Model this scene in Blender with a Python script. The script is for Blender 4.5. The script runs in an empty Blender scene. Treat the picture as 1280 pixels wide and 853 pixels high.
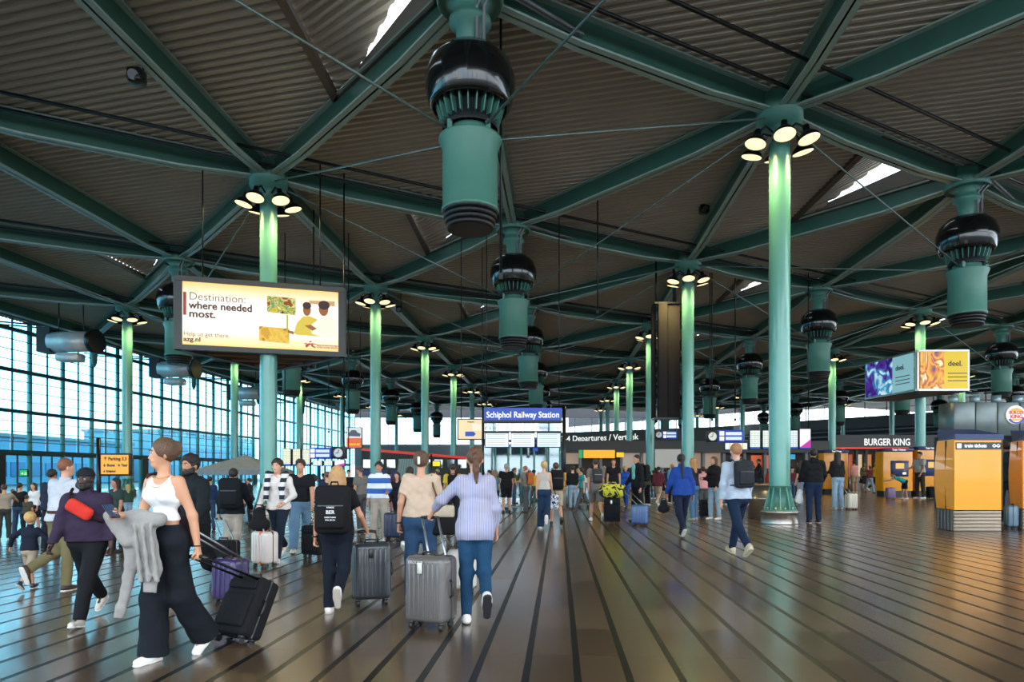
import bpy, bmesh, math, random
import numpy as np
from mathutils import Vector, Matrix

# ------------------------------------------------------------------ camera, world, light, exposure
scn = bpy.context.scene
COL = scn.collection
F, CX, HY, EYE = 853.0, 640.0, 591.0, 1.42          # focal length in px, picture centre, horizon, eye height
cam_d = bpy.data.cameras.new('camera')
cam_d.sensor_width = 36.0
cam_d.lens = 36.0*F/1280.0
cam_d.shift_y = (HY-426.5)/1280.0
cam_d.clip_end = 900
cam = bpy.data.objects.new('camera', cam_d)
cam.location = (0, 0, EYE)
cam.rotation_euler = (math.pi/2, 0, 0)
COL.objects.link(cam)
scn.camera = cam

scn.view_settings.view_transform = 'Standard'
scn.view_settings.look = 'None'
scn.view_settings.gamma = 1.0
scn.view_settings.use_curve_mapping = False
scn.view_settings.exposure = 0.62

world = bpy.data.worlds.new('sky')
scn.world = world
world.use_nodes = True
wn = world.node_tree
wn.nodes.clear()
wo = wn.nodes.new('ShaderNodeOutputWorld')
bg = wn.nodes.new('ShaderNodeBackground')
tc = wn.nodes.new('ShaderNodeTexCoord')
cl = wn.nodes.new('ShaderNodeTexNoise')
cl.inputs['Scale'].default_value = 2.5
cl.inputs['Detail'].default_value = 6
rmp = wn.nodes.new('ShaderNodeValToRGB')
rmp.color_ramp.elements[0].position = 0.40
rmp.color_ramp.elements[0].color = (0.66, 0.84, 1.0, 1)
rmp.color_ramp.elements[1].position = 0.62
rmp.color_ramp.elements[1].color = (0.95, 0.97, 1.0, 1)
bg.inputs['Strength'].default_value = 3.6
wn.links.new(tc.outputs['Generated'], cl.inputs['Vector'])
wn.links.new(cl.outputs['Fac'], rmp.inputs['Fac'])
wn.links.new(rmp.outputs['Color'], bg.inputs['Color'])
wn.links.new(bg.outputs['Background'], wo.inputs['Surface'])
scn.cycles.max_bounces = 6
scn.cycles.diffuse_bounces = 3
scn.cycles.glossy_bounces = 3
scn.cycles.transparent_max_bounces = 12
scn.cycles.use_denoising = True
scn.cycles.sample_clamp_indirect = 6.0

def area_lamp(name, loc, size, power, color, rot=(0, 0, 0)):
    d = bpy.data.lights.new(name, 'AREA')
    d.shape = 'RECTANGLE'
    d.size, d.size_y = size
    d.energy = power
    d.color = color
    o = bpy.data.objects.new(name, d)
    o.location = loc
    o.rotation_euler = rot
    COL.objects.link(o)
    return o
# ------------------------------------------------------------------ helpers
R = math.radians
def lin(h):
    h = h.lstrip('#')
    c = [int(h[i:i+2], 16)/255 for i in (0, 2, 4)]
    return tuple(x/12.92 if x <= 0.04045 else ((x+0.055)/1.055)**2.4 for x in c)

_mats = {}
def mat(key, color, rough=0.6, metal=0.0, var=0.15, scale=8.0, bump=0.0, bscale=60.0, emit=0.0, coat=0.0, spec=0.5):
    """plain surface with procedural variation"""
    if key in _mats: return _mats[key]
    m = bpy.data.materials.new(key)
    m.use_nodes = True
    nt = m.node_tree
    b = nt.nodes['Principled BSDF']
    c = lin(color) if isinstance(color, str) else color
    co = nt.nodes.new('ShaderNodeTexCoord')
    n = nt.nodes.new('ShaderNodeTexNoise')
    n.inputs['Scale'].default_value = scale
    n.inputs['Detail'].default_value = 4
    nt.links.new(co.outputs['Object'], n.inputs['Vector'])
    mx = nt.nodes.new('ShaderNodeMix'); mx.data_type = 'RGBA'
    mx.inputs[6].default_value = tuple(x*(1-var) for x in c)+(1,)
    mx.inputs[7].default_value = tuple(min(1, x*(1+var)) for x in c)+(1,)
    nt.links.new(n.outputs['Fac'], mx.inputs[0])
    nt.links.new(mx.outputs[2], b.inputs['Base Color'])
    b.inputs['Roughness'].default_value = rough
    b.inputs['Metallic'].default_value = metal
    b.inputs['Specular IOR Level'].default_value = spec
    b.inputs['Coat Weight'].default_value = coat
    b.inputs['Coat Roughness'].default_value = 0.22 if key.startswith('floor') else 0.06
    if emit:
        nt.links.new(mx.outputs[2], b.inputs['Emission Color'])
        b.inputs['Emission Strength'].default_value = emit
    if bump:
        n2 = nt.nodes.new('ShaderNodeTexNoise')
        n2.inputs['Scale'].default_value = bscale
        n2.inputs['Detail'].default_value = 3
        nt.links.new(co.outputs['Object'], n2.inputs['Vector'])
        bp = nt.nodes.new('ShaderNodeBump')
        bp.inputs['Strength'].default_value = bump
        bp.inputs['Distance'].default_value = 0.02
        nt.links.new(n2.outputs['Fac'], bp.inputs['Height'])
        nt.links.new(bp.outputs['Normal'], b.inputs['Normal'])
    _mats[key] = m
    return m

def cloth(color):
    return mat('cloth '+color, color, 0.85, 0, 0.25, 5.0, 0.6, 14.0, spec=0.2)
def skinm(color):
    return mat('skin '+color, color, 0.5, 0, 0.06, 12.0, spec=0.4)
def hairm(color):
    return mat('hair '+color, color, 0.55, 0, 0.35, 60.0, 0.6, 90.0)
def plastic(color, rough=0.35):
    return mat('plastic '+color+str(rough), color, rough, 0, 0.08, 6.0)

def stripes(key, c1, c2, freq, axis=2, duty=0.5, rough=0.8, phase=0.0):
    if key in _mats: return _mats[key]
    m = bpy.data.materials.new(key); m.use_nodes = True
    nt = m.node_tree; b = nt.nodes['Principled BSDF']
    co = nt.nodes.new('ShaderNodeTexCoord')
    sp = nt.nodes.new('ShaderNodeSeparateXYZ')
    nt.links.new(co.outputs['Object'], sp.inputs[0])
    a = nt.nodes.new('ShaderNodeMath'); a.operation = 'MULTIPLY_ADD'
    a.inputs[1].default_value = freq; a.inputs[2].default_value = phase+50
    nt.links.new(sp.outputs[axis], a.inputs[0])
    f = nt.nodes.new('ShaderNodeMath'); f.operation = 'FRACT'
    nt.links.new(a.outputs[0], f.inputs[0])
    g = nt.nodes.new('ShaderNodeMath'); g.operation = 'LESS_THAN'; g.inputs[1].default_value = duty
    nt.links.new(f.outputs[0], g.inputs[0])
    mx = nt.nodes.new('ShaderNodeMix'); mx.data_type = 'RGBA'
    mx.inputs[6].default_value = lin(c1)+(1,); mx.inputs[7].default_value = lin(c2)+(1,)
    nt.links.new(g.outputs[0], mx.inputs[0])
    nt.links.new(mx.outputs[2], b.inputs['Base Color'])
    b.inputs['Roughness'].default_value = rough
    _mats[key] = m
    return m

def blobs(key, cols, scale, rough=0.8, emit=0.0, seed=0.0, stretch=(1, 1, 1)):
    """hard patches of several colours (prints, posters, florals)"""
    if key in _mats: return _mats[key]
    m = bpy.data.materials.new(key); m.use_nodes = True
    nt = m.node_tree; b = nt.nodes['Principled BSDF']
    co = nt.nodes.new('ShaderNodeTexCoord')
    mp = nt.nodes.new('ShaderNodeMapping')
    mp.inputs['Location'].default_value = (seed, seed*1.7, seed*0.3)
    mp.inputs['Scale'].default_value = stretch
    nt.links.new(co.outputs['Object'], mp.inputs['Vector'])
    n = nt.nodes.new('ShaderNodeTexNoise'); n.inputs['Scale'].default_value = scale; n.inputs['Detail'].default_value = 2
    n.inputs['Distortion'].default_value = 0.8
    nt.links.new(mp.outputs[0], n.inputs['Vector'])
    r = nt.nodes.new('ShaderNodeValToRGB'); r.color_ramp.interpolation = 'LINEAR' if emit else 'CONSTANT'
    es = r.color_ramp.elements
    k = len(cols)
    for i, c in enumerate(cols):
        p = 0.30+0.42*i/max(1, k)
        e = es[i] if i < 2 else es.new(p)
        e.position = p; e.color = lin(c)+(1,)
    nt.links.new(n.outputs['Fac'], r.inputs['Fac'])
    nt.links.new(r.outputs['Color'], b.inputs['Base Color'])
    b.inputs['Roughness'].default_value = rough
    if emit:
        nt.links.new(r.outputs['Color'], b.inputs['Emission Color'])
        b.inputs['Emission Strength'].default_value = emit*0.6
    _mats[key] = m
    return m

def glow(color, strength):
    return mat('glow %s %s' % (color, strength), tuple(x*0.6 for x in lin(color)), 0.4, 0, 0.02, 2.0, emit=strength*1.05)

def glass(key, tint, trans=0.85, rough=0.05):
    if key in _mats: return _mats[key]
    m = bpy.data.materials.new(key); m.use_nodes = True
    nt = m.node_tree; nt.nodes.clear()
    o = nt.nodes.new('ShaderNodeOutputMaterial')
    t = nt.nodes.new('ShaderNodeBsdfTransparent'); t.inputs[0].default_value = (lin(tint) if isinstance(tint, str) else tint)+(1,)
    g = nt.nodes.new('ShaderNodeBsdfGlossy'); g.inputs['Roughness'].default_value = rough
    x = nt.nodes.new('ShaderNodeMixShader'); x.inputs[0].default_value = 1-trans
    nt.links.new(t.outputs[0], x.inputs[1]); nt.links.new(g.outputs[0], x.inputs[2])
    nt.links.new(x.outputs[0], o.inputs[0])
    _mats[key] = m
    return m

def P(px, py, z):
    """world point seen at pixel (px,py) at distance z along the view"""
    return Vector(((px-CX)/F*z, z, EYE+(HY-py)/F*z))
def Zf(py): return EYE*F/(py-HY)
def G(px, py):
    z = Zf(py); return Vector(((px-CX)/F*z, z, 0))

class MB:
    def __init__(s): s.v, s.f, s.sm = [], [], []
    def add(s, v, f, smooth=False):
        o = len(s.v); s.v += [tuple(x) for x in v]; s.f += [tuple(i+o for i in q) for q in f]; s.sm += [smooth]*len(f)
        return s
    def box(s, c, d, M=None):
        x, y, z = d[0]/2, d[1]/2, d[2]/2
        v = [Vector((i*x, j*y, k*z)) for k in (-1, 1) for j in (-1, 1) for i in (-1, 1)]
        if M is not None: v = [M @ q for q in v]
        v = [q+Vector(c) for q in v]
        return s.add(v, [(0, 2, 3, 1), (4, 5, 7, 6), (0, 1, 5, 4), (2, 6, 7, 3), (0, 4, 6, 2), (1, 3, 7, 5)])
    def rbox(s, c, d, r, seg=2, M=None):
        bm = bmesh.new(); bmesh.ops.create_cube(bm, size=1)
        for q in bm.verts: q.co = Vector((q.co.x*d[0], q.co.y*d[1], q.co.z*d[2]))
        bmesh.ops.bevel(bm, geom=bm.edges[:], offset=min(r, min(d)*0.49), segments=seg, affect='EDGES', profile=0.5)
        bm.verts.index_update()
        v = [(M @ q.co if M is not None else q.co)+Vector(c) for q in bm.verts]
        s.add(v, [tuple(q.index for q in f.verts) for f in bm.faces], True)
        bm.free(); return s
    def ring(s, a, ax, r, n):
        ax = Vector(ax).normalized()
        u = ax.orthogonal().normalized(); w = ax.cross(u)
        return [Vector(a)+r*(math.cos(2*math.pi*i/n)*u+math.sin(2*math.pi*i/n)*w) for i in range(n)]
    def cyl(s, a, b, r, r2=None, n=12, caps=True):
        a, b = Vector(a), Vector(b); r2 = r if r2 is None else r2
        ax = b-a
        v = s.ring(a, ax, r, n)+s.ring(b, ax, r2, n)
        s.add(v, [(i, (i+1) % n, n+(i+1) % n, n+i) for i in range(n)], True)
        if caps:
            o = len(s.v)-2*n
            s.f += [tuple(o+i for i in reversed(range(n))), tuple(o+n+i for i in range(n))]; s.sm += [False, False]
        return s
    def tube(s, path, r, n=8):
        path = [Vector(p) for p in path]
        rs = r if isinstance(r, (list, tuple)) else [r]*len(path)
        t0 = (path[1]-path[0]).normalized(); u = t0.orthogonal().normalized()
        v = []
        for i, p in enumerate(path):
            t = (path[min(i+1, len(path)-1)]-path[max(i-1, 0)]).normalized()
            u = (u-t*u.dot(t)).normalized(); w = t.cross(u)
            v += [p+rs[i]*(math.cos(2*math.pi*k/n)*u+math.sin(2*math.pi*k/n)*w) for k in range(n)]
        m = len(path)
        f = [(i*n+k, i*n+(k+1) % n, (i+1)*n+(k+1) % n, (i+1)*n+k) for i in range(m-1) for k in range(n)]
        s.add(v, f, True)
        o = len(s.v)-m*n
        s.f += [tuple(o+i for i in reversed(range(n))), tuple(o+(m-1)*n+i for i in range(n))]; s.sm += [True, True]
        return s
    def lathe(s, prof, n=24, c=(0, 0, 0), smooth=True):
        c = Vector(c); m = len(prof)
        v = [c+Vector((r*math.cos(2*math.pi*i/n), r*math.sin(2*math.pi*i/n), z)) for r, z in prof for i in range(n)]
        f = [(j*n+i, j*n+(i+1) % n, (j+1)*n+(i+1) % n, (j+1)*n+i) for j in range(m-1) for i in range(n)]
        return s.add(v, f, smooth)
    def prism(s, pts, y0, y1):
        """outline in xz, extruded along y"""
        n = len(pts)
        v = [(x, y0, z) for x, z in pts]+[(x, y1, z) for x, z in pts]
        return s.add(v, [tuple(range(n)), tuple(reversed(range(n, 2*n)))]+[(i, i+n, (i+1) % n+n, (i+1) % n) for i in range(n)])
    def slab(s, pts, z0, z1):
        n = len(pts)
        v = [(p[0], p[1], z0) for p in pts]+[(p[0], p[1], z1) for p in pts]
        return s.add(v, [tuple(reversed(range(n))), tuple(range(n, 2*n))]+[(i, (i+1) % n, (i+1) % n+n, i+n) for i in range(n)])
    def bar(s, a, b, w, h, up=(0, 0, 1)):
        a, b = Vector(a), Vector(b); t = (b-a).normalized(); x = t.cross(Vector(up)).normalized(); u = x.cross(t)
        v = [p+x*(i*w/2)+u*(j*h/2) for p in (a, b) for j in (-1, 1) for i in (-1, 1)]
        return s.add(v, [(0, 1, 3, 2), (4, 6, 7, 5), (0, 4, 5, 1), (2, 3, 7, 6), (0, 2, 6, 4), (1, 5, 7, 3)])
    def sphere(s, c, r, n=12, m=8, sc=(1, 1, 1)):
        prof = [(math.sin(math.pi*j/m), -math.cos(math.pi*j/m)) for j in range(m+1)]
        v = [Vector(c)+Vector((r*sc[0]*a*math.cos(2*math.pi*i/n), r*sc[1]*a*math.sin(2*math.pi*i/n), r*sc[2]*z)) for a, z in prof for i in range(n)]
        return s.add(v, [(j*n+i, j*n+(i+1) % n, (j+1)*n+(i+1) % n, (j+1)*n+i) for j in range(m) for i in range(n)], True)
    def mesh(s, name, m):
        me = bpy.data.meshes.new(name)
        me.from_pydata(s.v, [], s.f)
        me.polygons.foreach_set('use_smooth', s.sm)
        if m: me.materials.append(m)
        me.update()
        return me
    def build(s, name, m, parent=None, loc=None, rot=None):
        return link(name, s.mesh(name, m), parent, loc, rot)

def link(name, data, parent=None, loc=None, rot=None):
    o = bpy.data.objects.new(name, data)
    COL.objects.link(o)
    if parent: o.parent = parent
    if loc is not None: o.location = loc
    if rot is not None: o.rotation_euler = rot
    return o

def tag(o, label, cat, group=None, kind=None):
    if label: o['label'] = label
    if cat: o['category'] = cat
    if group: o['group'] = group
    if kind: o['kind'] = kind
    return o
def thing(name, label, cat, loc=(0, 0, 0), rz=0.0, group=None):
    o = link(name, None, None, loc, (0, 0, rz))
    o.empty_display_size = 0.2
    return tag(o, label, cat, group)
def struct(name, loc=(0, 0, 0)):
    o = link(name, None, None, loc); o['kind'] = 'structure'; return o
def copy_thing(o, loc, rz=0.0, label=None, group=None):
    c = o.copy(); COL.objects.link(c); c.location = loc; c.rotation_euler = (0, 0, rz)
    if label: c['label'] = label
    if group: c['group'] = group
    for ch in o.children:
        d = ch.copy(); COL.objects.link(d); d.parent = c
        for g in ch.children:
            e = g.copy(); COL.objects.link(e); e.parent = d
    return c

def text(s, size, m, parent, loc, rot=(math.pi/2, 0, 0), name='lettering', bold=0.0, align='LEFT', depth=0.004, sx=1.0, fit=None):
    cu = bpy.data.curves.new(name, 'FONT')
    cu.body = s; cu.size = size; cu.offset = bold; cu.extrude = depth; cu.align_x = align
    cu.resolution_u = 3
    t = bpy.data.objects.new(name, cu)
    me = bpy.data.meshes.new_from_object(t)
    bpy.data.objects.remove(t)
    me.materials.clear(); me.materials.append(m)
    o = link(name, me, parent, loc, rot)
    if fit:
        xs = [v.co.x for v in me.vertices]; sx = fit/max(1e-6, max(xs)-min(xs))
    o.scale = (sx, 1, 1)
    return o
# ------------------------------------------------------------------ the roof grid
D = 13.5
def node(k, n):
    zd = 0.06+0.345*k+n
    return Vector((((-118+505*k)+59*zd)/F*D, zd*D, 0))
AV = Vector((59/F*D, D, 0))
BV = node(1, 0)-node(0, 0)
DECK = 11.95
BEAMZ = 11.52
TEAL = mat('beam web green shaded', '386256', 0.42, 0.0, 0.15, 3.0)  # green hue is the web's own; its shade is painted in as darker tone
FLG = mat('beam flange grey green lit', '92a89f', 0.36, 0.0, 0.12, 3.0)  # greyer hue is the flange's own; light off the floor painted in
TEALD = mat('dark teal steel', '45786b', 0.45, 0.0, 0.15, 3.0)
COLT = mat('column teal paint', '5c9688', 0.25, 0.15, 0.10, 2.0, 0.12, 220, coat=0.4)
BLACK = mat('black metal', '101214', 0.35, 0.3, 0.2, 5)
BLACKG = mat('glossy black', '0c0e10', 0.16, 0.1, 0.15, 3, coat=0.5)
STEEL = mat('brushed steel', 'b8b4ac', 0.28, 0.9, 0.1, 8)
DARK = mat('dark grey metal', '2b2d30', 0.5, 0.2, 0.15, 4)
GREY = mat('grey metal', '70757a', 0.5, 0.2, 0.12, 4)
RIB = mat('corrugated deck', 'b2a899', 0.5, 0.0, 0.12, 0.6, 0.0)

# ------------------------------------------------------------------ floor
floor = struct('floor')
TD = AV.normalized(); TX = Vector((TD.y, -TD.x, 0))
TM = {}
def tile_mat(i, c, r):
    return mat('floor tile %d' % i, c, r, 0.0, 0.2, 1.2, 0.04, 9, spec=1.0, coat=0.5)
TMS = [tile_mat(0, '54422f', 0.22), tile_mat(1, '5c4936', 0.25), tile_mat(2, '4c3b2a', 0.20)]
STRIPM = mat('dark floor strip', '0e0d0d', 0.35, 0, 0.2, 3)
SP = 0.252*EYE
OFF = (-59-0.0)/F*0.0
base_px = 722.5                                        # the strip that meets the bottom edge here
zb = Zf(853)
pb = Vector(((base_px-CX)/F*zb, zb, 0))
off0 = pb.dot(TX)
MB().box((8, 55, -0.13), (170, 190, 0.2)).build('floor_slab', mat('floor bed', '1a1714', 0.5, 0, 0.2, 2), floor)
SW = 0.05
LEN = 0.93
tiles = []
for i in range(-190, 230):
    x0 = off0+i*SP
    for j in range(0, 150):
        y0 = 1.6+j*LEN+((i*37) % 11)*0.0
        c = TX*(x0+SP/2)+TD*(y0+LEN/2)
        if c.y < 2.2 or abs((c.x)/c.y) > 0.95: continue
        if c.x < -37 or c.x > 66 or c.y > 118: continue
        tiles.append((c.y, i, j, c))
tiles.sort(key=lambda t: t[0])
tw, tl = (SP-SW)/2-0.0015, LEN/2-0.003
q = [TX*a+TD*b for a, b in ((-tw, -tl), (tw, -tl), (tw, tl), (-tw, tl))]
protos = []
for m in TMS:
    b = MB().slab([(p.x, p.y) for p in q], -0.02, 0.0); protos.append(b.mesh('floor_tile', m))
near = [t for t in tiles if abs((t[3].x)/t[3].y) < 0.80 and t[3].y > 4.0][:300]
nid = {(t[1], t[2]) for t in near}
for t in near:
    link('floor_tile', protos[(t[1]*7+t[2]*5+(t[1]*t[2]) % 3) % 3], floor, t[3])
for g in range(3):
    vs, fs = [], []
    for z, i, j, c in tiles:
        if (i, j) in nid or (i*7+j*5+(i*j) % 3) % 3 != g: continue
        o = len(vs)
        vs += [(c+p)[:] for p in q]; fs.append((o, o+1, o+2, o+3))
    me = bpy.data.meshes.new('floor_tiling'); me.from_pydata(vs, [], fs); me.materials.append(TMS[g])
    o = link('floor_tiling', me, floor); o['kind'] = 'stuff'
cnt = 0
ids = sorted(range(-60, 110), key=lambda i: abs(i))
for i in ids[:150]:
    x0 = off0+i*SP
    a = TX*x0+TD*1.5; e = TX*x0+TD*70
    MB().bar((a.x, a.y, -0.011), (e.x, e.y, -0.011), SW, 0.02).build('floor_strip', STRIPM, floor)

# ------------------------------------------------------------------ ceiling: corrugated triangular panels
ceil = struct('ceiling')
CD = (BV*2-AV).normalized()                      # ribs run this way
CP = Vector((-CD.y, CD.x, 0))
PITCH = 0.30
def rib_panel(poly, z, name='roof_panel', mt=None, zfun=None):
    pts = [(p.dot(CD), p.dot(CP)) for p in poly]
    t0, t1 = min(p[1] for p in pts), max(p[1] for p in pts)
    def span(t):
        xs = []
        n = len(pts)
        for i in range(n):
            (s0, a), (s1, b) = pts[i], pts[(i+1) % n]
            if (a-t)*(b-t) <= 0 and abs(a-b) > 1e-9:
                xs.append(s0+(s1-s0)*(t-a)/(b-a))
        return (min(xs), max(xs)) if len(xs) >= 2 else None
    ts = []
    k = math.floor(t0/PITCH)
    while k*PITCH < t1:
        for fr, dz in ((0, 0), (0.36, 0), (0.48, 0.10), (0.88, 0.10)):
            ts.append(((k+fr)*PITCH, dz))
        k += 1
    ts = [(t0+1e-4, 0)]+[x for x in ts if t0+1e-3 < x[0] < t1-1e-3]+[(t1-1e-4, 0)]
    vs, fs = [], []
    for t, dz in ts:
        sp = span(t)
        if not sp: continue
        for s_ in sp:
            p = CD*s_+CP*t
            zz = z+dz+(zfun(p) if zfun else 0)
            vs.append((p.x, p.y, zz))
    for i in range(len(vs)//2-1):
        fs.append((2*i, 2*i+1, 2*i+3, 2*i+2))
    me = bpy.data.meshes.new(name); me.from_pydata(vs, [], fs); me.materials.append(mt or RIB)
    return link(name, me, ceil)

WA, WB = Vector((60.8, 81, 0)), Vector((18.3, 142, 0))       # right-hand far wall, from the right edge inwards
def beyond(p):
    d = WB-WA
    return (d.x*(p.y-WA.y)-d.y*(p.x-WA.x)) < 0
nodes = {}
for k in range(-4, 10):
    for n in range(-6, 12):
        p = node(k, n)
        if p.y < -14 or p.y > 122: continue
        nodes[(k, n)] = p
def vis(p, margin=1.35):
    return p.y > 1.0 and abs(p.x/p.y) < 0.75*margin and p.y < 125
skyglass = glass('skylight glass', 'f4fbff', 0.9)
SKYW = mat('skylight shaft lining', '7d7a76', 0.6, 0, 0.1, 2)
panel_n = 0
for (k, n), p in list(nodes.items()):
    for tri in (((k, n), (k+1, n), (k, n+1)), ((k+1, n), (k+1, n+1), (k, n+1))):
        if not all(t in nodes for t in tri): continue
        pts = [nodes[t] for t in tri]
        cen = sum(pts, Vector())/3
        if cen.y > 4 and not any(vis(q_, 1.6) for q_ in pts): continue
        # a skylight sits in every triangle left of a vent hub
        vt = [t for t in tri if t[0] % 2 == 0]
        cols = [t for t in tri if t[0] % 2]
        if len(vt) == 1 and vt[0][0] > cols[0][0] and 5 < cen.y < 70 and vt[0][0] <= 4:
            V = nodes[vt[0]]
            A, B = [nodes[c] for c in cols]
            if A.y > B.y: A, B = B, A          # A near, B far
            Pn, Pf = V+(A-V)*0.52, V+(B-V)*0.55
            tn, tf = V+(A-V)*0.10, V+(B-V)*0.10
            rib_panel([A, B, Pf, Pn], DECK)
            rib_panel([tn, tf, V], DECK)
            H = 1.9
            dd = (Pn+Pf)/2; L = ((tn+tf)/2-dd)
            def zf(q_, dd=dd, L=L): return H*max(0.0, min(1.0, (q_-dd).dot(L)/L.dot(L)))
            rib_panel([Pn, Pf, tf, tn], DECK+0.04, 'skylight_roof', RIB, zf)
            sk = link('skylight', None, ceil)
            def v3(q_, z): return (q_.x, q_.y, z)
            # far side wall: lining below, glass above ; near side and end wall lined
            MB().add([v3(Pf, DECK), v3(tf, DECK), v3(tf, DECK+0.8), v3(Pf, DECK+0.1)], [(0, 1, 2, 3)]).build('lining', SKYW, sk)
            MB().add([v3(Pf, DECK+0.1), v3(tf, DECK+0.8), v3(tf, DECK+H)], [(0, 1, 2)]).build('glass', skyglass, sk)
            MB().add([v3(Pn, DECK), v3(tn, DECK), v3(tn, DECK+H)], [(0, 1, 2)]).build('lining', SKYW, sk)
            MB().add([v3(tn, DECK), v3(tf, DECK), v3(tf, DECK+H), v3(tn, DECK+H)], [(0, 1, 2, 3)]).build('lining', SKYW, sk)
            fr = MB()
            for a_, b_ in ((Pn, Pf), (Pf, tf), (tf, tn), (tn, Pn)):
                fr.bar((a_.x, a_.y, DECK-0.04), (b_.x, b_.y, DECK-0.04), 0.22, 0.16)
            fr.build('frame', mat('brown edge angle', '5d5048', 0.5, 0.2), sk)
        else:
            rib_panel(pts, DECK)

# beams, I sections with tapered ends
def beam_mesh(mb, a, b):
    t = (b-a).normalized(); x = t.cross(Vector((0, 0, 1))).normalized()
    a2, b2 = a+t*0.55, b-t*0.55
    def P_(q_, w, z): return q_+x*w+Vector((0, 0, z))
    mi = mb.__dict__.setdefault('mi', [])
    def plate(w, pa, pb_):          # box between, list of (point, zlow, zhigh)
        v = []
        for q_, z0, z1 in (pa, pb_):
            v += [P_(q_, -w, z0), P_(q_, w, z0), P_(q_, w, z1), P_(q_, -w, z1)]
        mb.add(v, [(0, 1, 2, 3), (7, 6, 5, 4), (0, 4, 5, 1), (1, 5, 6, 2), (2, 6, 7, 3), (3, 7, 4, 0)])
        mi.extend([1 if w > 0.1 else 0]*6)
    m1, m2 = a2+t*2.2, b2-t*2.2
    lo, hi, le = BEAMZ-0.33, BEAMZ+0.33, BEAMZ-0.18
    for (p0, z0), (p1, z1) in (((a2, le), (m1, lo)), ((m1, lo), (m2, lo)), ((m2, lo), (b2, le))):
        plate(0.18, (p0, z0, z0+0.05), (p1, z1, z1+0.05))
        plate(0.025, (p0, z0, hi), (p1, z1, hi))
    plate(0.18, (a2, hi, hi+0.05), (b2, hi, hi+0.05))
edges = []
for (k, n), p in nodes.items():
    for o_ in ((0, 1), (1, 0), (-1, 1)):
        t = (k+o_[0], n+o_[1])
        if t not in nodes: continue
        a, b = p, nodes[t]
        if a.y > 112 or b.y > 112: continue
        if not (vis(a) or vis(b) or vis((a+b)/2)): continue
        if beyond(a) and beyond(b): continue
        edges.append((min(a.y, b.y), a, b))
edges.sort(key=lambda e: e[0])
rest = MB()
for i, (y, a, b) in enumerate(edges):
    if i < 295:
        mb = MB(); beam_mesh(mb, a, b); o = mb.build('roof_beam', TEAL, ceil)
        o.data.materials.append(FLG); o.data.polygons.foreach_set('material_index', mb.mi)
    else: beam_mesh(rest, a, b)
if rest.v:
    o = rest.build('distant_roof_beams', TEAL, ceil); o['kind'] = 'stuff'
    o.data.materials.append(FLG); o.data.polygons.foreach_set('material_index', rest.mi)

# sprinkler pipes in pairs along the b direction
for n in range(-6, 10):
    for fr in (-0.08, -0.17):
        a = node(0, n)+AV*fr-BV*5; b = node(0, n)+AV*fr+BV*9
        pa = None; pts = []
        for i in range(60):
            q_ = a+(b-a)*(i/59)
            if vis(q_, 1.3) and not beyond(q_) and q_.x > -36 and q_.y < 100: pts.append(q_)
        if len(pts) < 2: continue
        MB().cyl((pts[0].x, pts[0].y, BEAMZ-0.05), (pts[-1].x, pts[-1].y, BEAMZ-0.05), 0.055, n=6).build('sprinkler_pipe', BLACK, ceil)

# ------------------------------------------------------------------ columns
LAMPG = mat('lamp glow', (0.62, 0.50, 0.27), 0.4, 0, 0.3, 9.0, emit=1.5)
def make_column():
    r = thing('steel_column', 'x', 'column')
    MB().lathe([(0.285, 1.0), (0.285, 10.55)], 28).build('shaft', COLT, r)
    MB().lathe([(0.0, 0.0), (0.50, 0.0), (0.50, 0.03), (0.46, 0.30), (0.50, 0.31), (0.50, 0.36), (0.0, 0.36)], 32).build('base_skirt', STEEL, r)
    MB().lathe([(0.46, 0.36), (0.46, 0.40), (0.29, 0.40), (0.285, 1.03), (0.295, 1.03), (0.295, 1.06), (0.285, 1.06)], 32).build('base_plate', TEALD, r)
    for i in range(10):
        a = 2*math.pi*i/10; c, s_ = math.cos(a), math.sin(a)
        MB().add([(c*x-s_*w, s_*x+c*w, z) for w in (-0.014, 0.014) for x, z in ((0.27, 0.40), (0.43, 0.40), (0.285, 1.0), (0.27, 1.0))],
                 [(3, 2, 1, 0), (4, 5, 6, 7), (0, 1, 5, 4), (1, 2, 6, 5), (2, 3, 7, 6)]).build('base_fin', COLT, r)
        a += math.pi/10
        MB().cyl((0.39*math.cos(a), 0.39*math.sin(a), 0.40), (0.39*math.cos(a), 0.39*math.sin(a), 0.47), 0.03, n=6).build('anchor_bolt', STEEL, r)
    MB().lathe([(0.285, 10.45), (0.20, 10.6), (0.20, 10.95), (0.30, 11.05), (0.62, 11.10), (0.62, 11.80), (0.0, 11.80)], 24).build('hub', TEALD, r)
    for i in range(6):
        a = 2*math.pi*(i+0.3)/6; c, s_ = math.cos(a), math.sin(a)
        fl = MB()
        tilt = Matrix.Rotation(a, 4, 'Z') @ Matrix.Rotation(R(-14), 4, 'Y')
        base = Vector((c*0.80, s_*0.80, 10.42))
        prof = [(0.30, 0.0), (0.27, 0.10), (0.15, 0.22), (0.09, 0.26), (0.09, 0.42), (0.0, 0.43)]
        fl.lathe(prof, 18)
        fl.v = [tuple(base+tilt.to_3x3() @ Vector(q_)) for q_ in fl.v]
        L = fl.build('floodlight', BLACK, r)
        le = MB().lathe([(0.0, -0.015), (0.17, -0.005), (0.282, 0.012), (0.0, 0.02)], 18)
        le.v = [tuple(base+tilt.to_3x3() @ Vector(q_)) for q_ in le.v]
        le.build('lens', LAMPG, L)
        top = base+tilt.to_3x3() @ Vector((0, 0, 0.36))
        MB().tube([(c*0.22, s_*0.22, 10.85), (c*0.45, s_*0.45, 10.98), top], 0.03, 6).build('bracket', BLACK, L)
    return r
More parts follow.
